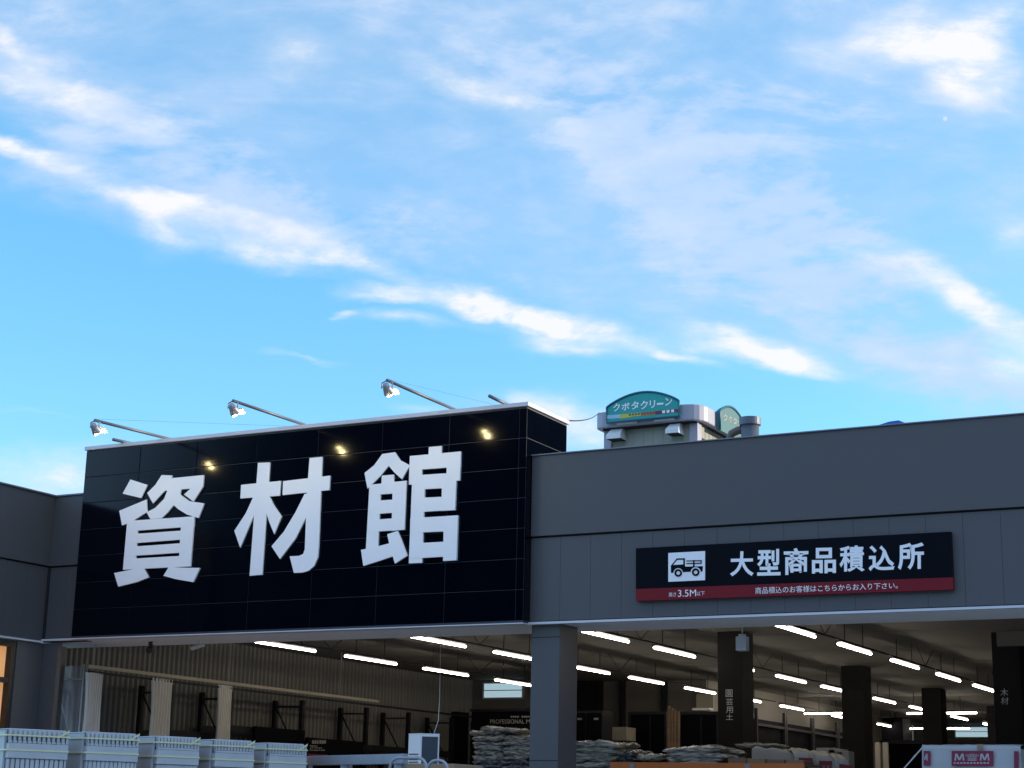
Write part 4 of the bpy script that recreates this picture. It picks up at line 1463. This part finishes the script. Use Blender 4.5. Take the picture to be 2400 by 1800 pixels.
for k in range(3):
    a_, c_ = P(*sy[k], pl=SPL), P(*sy[k+1], pl=SPL)
    wd_ = (c_-a_).dot(f1)
    o = thing('white_sack', ['big white sack with red print beside the sheeted load', 'big white sack with red print in the middle of its row', 'big white sack with red print and sloping right shoulder'][k], 'sack', (a_.x, a_.y, 0), 'big white sacks with red print')

    def sk(u, v, a_=a_, wd_=wd_, dz_=c_.z-a_.z, k=k):
        rim = a_.z+dz_*u-(.5*max(0, u-.55)**2*2.2 if k == 2 else 0)-.05*(2*abs(u-.5))**6
        puff = .05*math.sin(u*math.pi)
        nz = .014*noise.noise(Vector((u*5+k*7, v*6, k)))
        base = Vector((a_.x, a_.y, 0))+f1*(wd_*u)
        if v < .4:
            t_ = v/.4
            return base+f2*(-.9*(1-t_))+Vector((0, 0, rim-.04*t_*t_+.05*math.sin(t_*math.pi)+nz))
        t_ = (v-.4)/.6
        return base+f2*(puff*min(1, t_*4)+nz)+Vector((0, 0, rim-.04-t_*(rim-.06)))
    MB().grid(sk, 24, 60).build('sack_body', M['sack'], o, smooth=True)
    pr = MB()
    top_ = P(1900, 1777, pl=SPL).z-.035*k
    for pg in RP[k]:
        pr.prism([Vector((a_.x, a_.y, top_-.42+.42*v_))+f1*(wd_*(.16+.68*u_))+f2*.072 for u_, v_ in pg], f2*-.004)
    pr.build('red_print', M['redink'], o)
for k, (px, py, s_) in enumerate(((1935, 1757, .16), (1958, 1760, .12), (1975, 1765, .10))):
    p = P(px, py, y=6.5)
    tag(MB().box(p.x-s_, p.x+s_, 6.5, 6.8, p.z-.5, p.z+.03).build('white_box', M['wrap'], bevel=.012, origin=(p.x, 6.6, p.z)),
        ['larger pale box standing behind the white sacks', 'middle pale box standing behind the white sacks', 'small pale box by the second black pillar'][k], 'box', 'pale boxes behind the white sacks')
    tag(MB().box(p.x-s_-.02, p.x+s_+.02, 6.45, 6.85, 0, p.z-.502).build('stand', M['rack'], bevel=.01, origin=(p.x, 6.6, 0)), ['dark stand under the larger pale box', 'dark stand under the middle pale box', 'dark stand under the small pale box'][k], 'stand')
# wrapped bale with maroon print
YB = 1.0
b0, b1, b2, b3 = P(2160, 1743, y=YB), P(2392, 1746, y=YB), P(2392, 1800, y=YB), P(2160, 1800, y=YB)
o = thing('wrapped_bale', 'white wrapped bale printed with maroon M panels by the right edge', 'bale', ((b0.x+b1.x)/2, YB+.5, 0))


def bale(u, v):
    x = b0.x+(b1.x-b0.x)*u
    nz = noise.noise(Vector((u*4, v*9, 2)))*.016+noise.noise(Vector((u*11, v*14, 5)))*.007
    if v < .4:
        t_ = v/.4
        return (x, YB+1.0-1.0*t_, b0.z-.02*t_**6+nz)
    t_ = (v-.4)/.6
    return (x+nz*.4, YB+nz, b0.z-.02-t_*(b0.z-.14))


MB().grid(bale, 60, 90).build('wrap', M['wrap'], o, smooth=True)
MB().box(b0.x+.004, b1.x-.004, YB+.03, YB+.98, .13, b0.z-.06).build('load', M['wrap'], o)
for xx in (b0.x+.05, (b0.x+b1.x)/2, b1.x-.1):
    MB().box(xx-.04, xx+.04, YB+.05, YB+.95, 0, .128).build('skid', M['wood'], o)
YBP = YB-.028
bq = lambda x0, x1, y0, y1: quadP(((x0, y1), (x1, y1), (x1, y0), (x0, y0)), y=YBP)
kk = lambda cx, cy: (2080+cx*.14467, 1600+cy*.14467)


def bquad(cx0, cx1, cy0, cy1):
    (x0, y0), (x1, y1) = kk(cx0, cy0), kk(cx1, cy1)
    return bq(x0, x1, y0, y1)


for i, (c0_, c1_, y0_, y1_) in enumerate(((1040, 1715, 1105, 1350), (585, 695, 1105, 1340), (2050, 2125, 1110, 1390))):
    lp = MB().prism(bquad(c0_, c1_, y0_, y1_), (0, .004, 0)).build('logo_panel', M['maroon'], o)
    if i == 0:
        mb_ = MB()
        for cx0, cx1, cy0, cy1 in ((1085, 1248, 1150, 1262), (1495, 1655, 1150, 1262)):
            wd = cx1-cx0
            for j, pts in enumerate((((.0, 1), (.16, 1), (.22, 0), (.10, 0)), ((.10, 0), (.30, 0), (.58, .95), (.42, .95)), ((.42, .95), (.58, .95), (.90, 0), (.70, 0)), ((.78, 0), (.90, 0), (1, 1), (.84, 1)))):
                mb_.prism([P(*kk(cx0+u_*wd, cy0+v_*(cy1-cy0)), y=YBP)+Vector((0, -.003-.0004*j, 0)) for u_, v_ in pts], (0, .002, 0))
        for k in range(7):                     # shell shaped crest between the letters
            t_ = (k-3)/3
            cx0, cx1 = 1372+t_*55, 1372+t_*112
            (x0, y0), (x1, y1) = kk(cx0, 1215), kk(cx1, 1150+18*t_*t_)
            mb_.prism([p_+Vector((0, -.003, 0)) for p_ in quadP(((x0-.7, y0), (x0+.7, y0), (x1+1.0, y1), (x1-1.0, y1)), y=YBP)], (0, .002, 0))
        for yy_ in (1228, 1250):
            mb_.prism([p_+Vector((0, -.003, 0)) for p_ in bquad(1300, 1445, yy_, yy_+12)], (0, .002, 0))
        for k in range(11):
            mb_.prism([p_+Vector((0, -.003, 0)) for p_ in bquad(1070+k*54, 1070+k*54+36, 1290, 1312)], (0, .002, 0))
        mb_.build('lettering', M['wrap'], lp)
    if i == 1:
        mb_ = MB()
        for pts in (((590, 1245), (615, 1245), (645, 1155), (625, 1150)), ((628, 1150), (650, 1150), (650, 1262), (632, 1262))):
            mb_.prism([P(*kk(*c), y=YBP)+Vector((0, -.003, 0)) for c in pts], (0, .002, 0))
        mb_.build('lettering', M['wrap'], lp)
pp = quadP(((2226, 1746), (2240, 1746), (2240, 1757), (2226, 1757)), y=YB-.02)
tp = P(2297, 1750, y=YB-.02)
MB().prism(quadP(((2290, 1756), (2303, 1756), (2303, 1744), (2290, 1744)), y=YB-.024), (0, .003, 0)).build('tape_patch', M['carton'], o)
pa, pb = P(2162, 1752, y=YB), P(2118, 1802, y=YB+.1)
tag(MB().tube([pa, pb, Vector((pb.x-.9, pb.y, .02))], .009, 6).build('rope', M['paleplastic'], smooth=True, origin=pb), 'pale rope slanting down left from the wrapped bale', 'rope')
p0 = P(2398, 1748, y=1.3)
tag(MB().box(p0.x, p0.x+1.2, 1.3, 2.3, 0, p0.z).build('olive_bale', M['cream'], bevel=.03, origin=(p0.x+.5, 1.8, 0)), 'olive covered bale cut off at the right edge', 'bale')

# ------------------------------------------------------------------ tower with the teal signs behind the roof
YT = 40.0
tx0, tx1 = P(1420, 1040, y=YT).x, P(1634, 1040, y=YT).x
zbnd0 = P(1420, 998, y=YT).z
tower = thing('sign_tower', 'cream tower with teal arched shop sign rising behind the grey roof', 'tower', ((tx0+tx1)/2, YT, 0))
TYB = YT+8.2
MB().box(tx0, tx1, YT, TYB, 0, zbnd0+.4).build('wall', M['cream'], tower)
rb = MB()
k = 0
x = tx0+.35
while x < tx1-.3:
    rb.box(x, x+.03, YT-.012, YT-.001, 0, zbnd0-.05)
    x += .42
y = YT+.4
while y < TYB:
    rb.box(tx1+.001, tx1+.012, y, y+.03, 0, zbnd0-.05)
    y += .42
rb.build('seam_ribs', M['cream'], tower)
cp = MB()
for (xa_, xb_) in ((tx0-.06, tx0+.28), (tx1-.30, tx1+.06)):
    cp.box(xa_, xb_, YT-.08, YT-.013, 0, zbnd0)
cp.box(tx1+.013, tx1+.06, YT-.079, YT+.35, 0, zbnd0)
cp.build('corner_trim', M['lilac'], tower, bevel=.03)
# rounded fascia band, front and right side
z0b, z1b = P(1405, 1003, y=YT-.5).z, P(1405, 966, y=YT-.5).z
ov, rr_ = .5, .75


def outline(o_):
    xa_, xb_, ya_, yb_ = tx0-.3-o_*0, tx1+.35+o_*0, YT-ov, TYB+.3
    pts = [(xa_, yb_), (xa_, ya_+rr_*.5)]
    pts += [(xa_+rr_*.5*(1-math.cos(t)), ya_+rr_*.5*(1-math.sin(t))) for t in (.5, 1.0, 1.57)]
    pts += [(xb_-rr_+rr_*math.sin(t), ya_+rr_*(1-math.cos(t))) for t in (0, .3, .6, .9, 1.2, 1.57)]
    pts += [(xb_, yb_)]
    return pts


ol = outline(0)
MB().prism([(a, c, z0b) for a, c in ol], (0, 0, z1b-z0b)).build('fascia_band', M['lilac'], tower, bevel=.05)
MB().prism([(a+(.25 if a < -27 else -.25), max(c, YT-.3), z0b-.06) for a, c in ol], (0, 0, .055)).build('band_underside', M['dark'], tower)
# front arched sign
ys = YT-ov-.16


def arch(cl, cr_, zb0, zside, ztop, n=18):
    """outline of an arched board as (u, z), u 0..1"""
    pts = [(0, zb0), (1, zb0), (1, zside)]
    for i in range(1, n):
        t = i/n
        pts.append((1-t, zside+(ztop-zside)*math.sin(math.pi*t)**.85))
    pts.append((0, zside))
    return pts


sx0, sx1 = P(1422, 985, y=ys).x, P(1591, 975, y=ys).x
zb0, zs, zt_ = P(1422, 991, y=ys).z, P(1422, 955, y=ys).z, P(1520, 917.5, y=ys).z
ap = arch(sx0, sx1, zb0, zs, zt_)
sg = MB().prism([(sx0+(sx1-sx0)*u, ys, z) for u, z in ap], (0, .155, 0)).build('arch_sign', M['teal'], tower)
rim = MB()
rim.tube([(sx0+(sx1-sx0)*u, ys-.005, z) for u, z in ap[2:]], .045, 6)
rim.tube([(sx0, ys-.005, zs), (sx0, ys-.005, zb0), (sx1, ys-.005, zb0), (sx1, ys-.005, zs)], .045, 6)
rim.build('rim', M['teald'], sg, smooth=True)
zk = lambda cx, cy: P(1380+cx*.22604, 880+cy*.22604, y=ys)
zq = lambda x0, x1, yl0, yr0, yl1, yr1: [zk(x0, yl1), zk(x1, yr1), zk(x1, yr0), zk(x0, yl0)]
for ch, (x0, x1, ya_, yb_) in zip('クボタクリーン', ((255, 325, 290, 372), (340, 425, 285, 362), (440, 520, 270, 352), (535, 615, 262, 350), (632, 690, 258, 338), (708, 775, 283, 305), (792, 865, 232, 312))):
    lettering(ch, zq(x0, x1, ya_+3, ya_-3, yb_+3, yb_-3), M['white'], sg, .022, (0, -.01, 0))
for (x0, x1, yl0, yr0, yl1, yr1, mt) in ((190, 325, 414, 404, 452, 442, 'sky_print'), (325, 440, 404, 394, 448, 432, 'yellow'), (440, 540, 394, 385, 428, 418, 'yellow'), (540, 690, 385, 372, 418, 405, 'orange'), (690, 935, 370, 345, 405, 380, 'maroon')):
    MB().prism([q_+Vector((0, -.008, 0)) for q_ in zq(x0, x1, yl0, yr0, yl1, yr1)], (0, .006, 0)).build('colour_stripe', M[mt], sg)
pr = MB()
for x0, x1 in ((762, 792), (808, 838), (855, 885)):
    pr.prism([q_+Vector((0, -.012, 0)) for q_ in zq(x0, x1, 365-(x0-762)*.1, 362-(x0-762)*.1, 393-(x0-762)*.1, 390-(x0-762)*.1)], (0, .003, 0))
pr.build('print_marks', M['white'], sg)
pr = MB()
for k in range(9):
    x0 = 415+k*31
    pr.prism([q_+Vector((0, -.012, 0)) for q_ in zq(x0, x0+22, 400-k*3.0, 398-k*3.0, 418-k*2.7, 416-k*2.7)], (0, .003, 0))
pr.build('print_marks', M['brown'], sg)
# under-sign lights and vent hoods
for (x0, x1, yl, yr) in ((280, 490, 492, 480), (668, 880, 458, 436)):
    a, c = zk(x0, yl), zk(x1, yr)
    MB().box(a.x, c.x, ys+.05, ys+.25, a.z-.06, a.z+.02).build('sign_lamp', M['paleplastic'], tower, bevel=.015)
for (x0, x1, y0_, y1_) in ((220, 405, 545, 700), (828, 1005, 490, 645)):
    a, c = P(1380+x0*.22604, 880+y0_*.22604, y=YT), P(1380+x1*.22604, 880+y1_*.22604, y=YT)
    zt2, zb2 = a.z+.1, c.z+.25
    hd_ = MB()
    xl, xr = a.x+.12, c.x-.05
    hd_.add([(xl+.1, YT-.02, zt2), (xr-.1, YT-.02, zt2), (xr, YT-.62, zb2), (xl, YT-.62, zb2), (xl, YT-.62, zb2-.16), (xr, YT-.62, zb2-.16), (xr, YT-.02, zb2-.16), (xl, YT-.02, zb2-.16)],
            [(0, 1, 2, 3), (3, 2, 5, 4), (0, 3, 4, 7), (1, 6, 5, 2), (0, 7, 6, 1)])
    vh = hd_.build('vent_hood', M['unit'], tower)
    MB().box(xl+.03, xr-.03, YT-.6, YT-.03, zb2-.17, zb2-.12).build('hood_mouth', M['dark'], vh)
# right side: dull teal arched sign and louvre window
xs_ = tx1+.35+.15
ya_, yb_ = P(1687, 985, x=xs_).y, P(1745, 985, x=xs_).y
zb0, zs, zt_ = P(1687, 990, x=xs_).z-.3, P(1687, 963, x=xs_).z, P(1712, 952, x=xs_).z-.02
ap = arch(0, 1, zb0, zs, zt_)
s2 = MB().prism([(xs_, ya_+(yb_-ya_)*u, z) for u, z in ap], (-.145, 0, 0)).build('arch_sign', M['palegreen'], tower)
rim = MB()
rim.tube([(xs_+.005, ya_+(yb_-ya_)*u, z) for u, z in ap[2:]]+[(xs_+.005, ya_, zb0)], .05, 6)
rim.build('rim', M['teald'], s2, smooth=True)
hh = zs-zb0
for k, ch in enumerate('クボタク'):
    y0_ = ya_+(yb_-ya_)*(.14+.19*k)
    y1_ = y0_+(yb_-ya_)*.15
    zz0, zz1 = zb0+hh*(.62+.05*k), zb0+hh*(1.0+.05*k)
    lettering(ch, [(xs_, y0_, zz0), (xs_, y1_, zz0), (xs_, y1_, zz1), (xs_, y0_, zz1)], M['sack'], s2, .0, (.012, 0, 0))
a = P(1638, 1018, x=tx1)
c = P(1665, 1032, x=tx1)
MB().box(tx1+.013, tx1+.05, a.y+.2, c.y+1.2, c.z-.6, a.z-.1).build('louvre', M['dark'], tower)
# chimney
YCH = 37.0
c0_, c1_ = P(1738, 1000, y=YCH), P(1778, 1000, y=YCH)
zc0, zc1 = 0, P(1758, 980, y=YCH).z
cxm, rad_ = (c0_.x+c1_.x)/2, (c1_.x-c0_.x)/2
o = thing('vent_chimney', 'grey blue round vent chimney with collar right of the cream tower', 'chimney', (cxm, YCH, 0))
MB().tube([(cxm, YCH, 0), (cxm, YCH, zc1-.28)], rad_, 24).build('flue', M['chim'], o, smooth=True)
MB().tube([(cxm, YCH, zc1-.30), (cxm, YCH, zc1-.27), (cxm, YCH, zc1)], [rad_*1.02, rad_*1.2, rad_*1.2], 24).build('collar', M['chim'], o)
e0 = P(1700, 1012, y=YCH)
MB().tube([(cxm-rad_*.5, YCH, zc1-.42), (e0.x+.5, YCH, zc1-.42), (e0.x+.25, YCH, zc1-.52), (e0.x+.15, YCH, zc1-.75), (e0.x+.15, YCH, 12.0)], .15, 10).build('elbow_duct', M['brown'], o, smooth=True)
# blue roof piece beyond the parapet
p0, p1 = P(2052, 1003, y=9), P(2122, 1003, y=9)
o = MB()
zz = P(2085, 988, y=9).z
o.prism([(p0.x, 9, ZC+1.0), (p1.x, 9, ZC+1.0), (p1.x, 9, zz-.05), (p1.x-.12, 9, zz+.01), (p0.x+.25, 9, zz), (p0.x, 9, zz-.06)], (0, 2, 0))
tag(o.build('roof_tank', M['blue'], origin=((p0.x+p1.x)/2, 10, ZC+1.0)), 'bright blue roof box showing just above the grey parapet', 'roof box')
# overhead cable from the sign to the tower
a = Vector((XS1-.05, 1.0, ZS1+.0))
a = Vector((XS1+.02, 1.07, ZS1+.06))
c = P(1404, 967, y=YT-.4)
pts = [a+(c-a)*t+Vector((0, 0, -.10*4*t*(1-t))) for t in [i/14 for i in range(15)]]
tag(MB().tube(pts, .012, 6).build('overhead_cable', M['dsteel'], smooth=True, origin=a), 'thin dark cable from the black sign to the cream tower', 'cable')

SC.cycles.max_bounces = 6
SC.cycles.use_light_tree = True
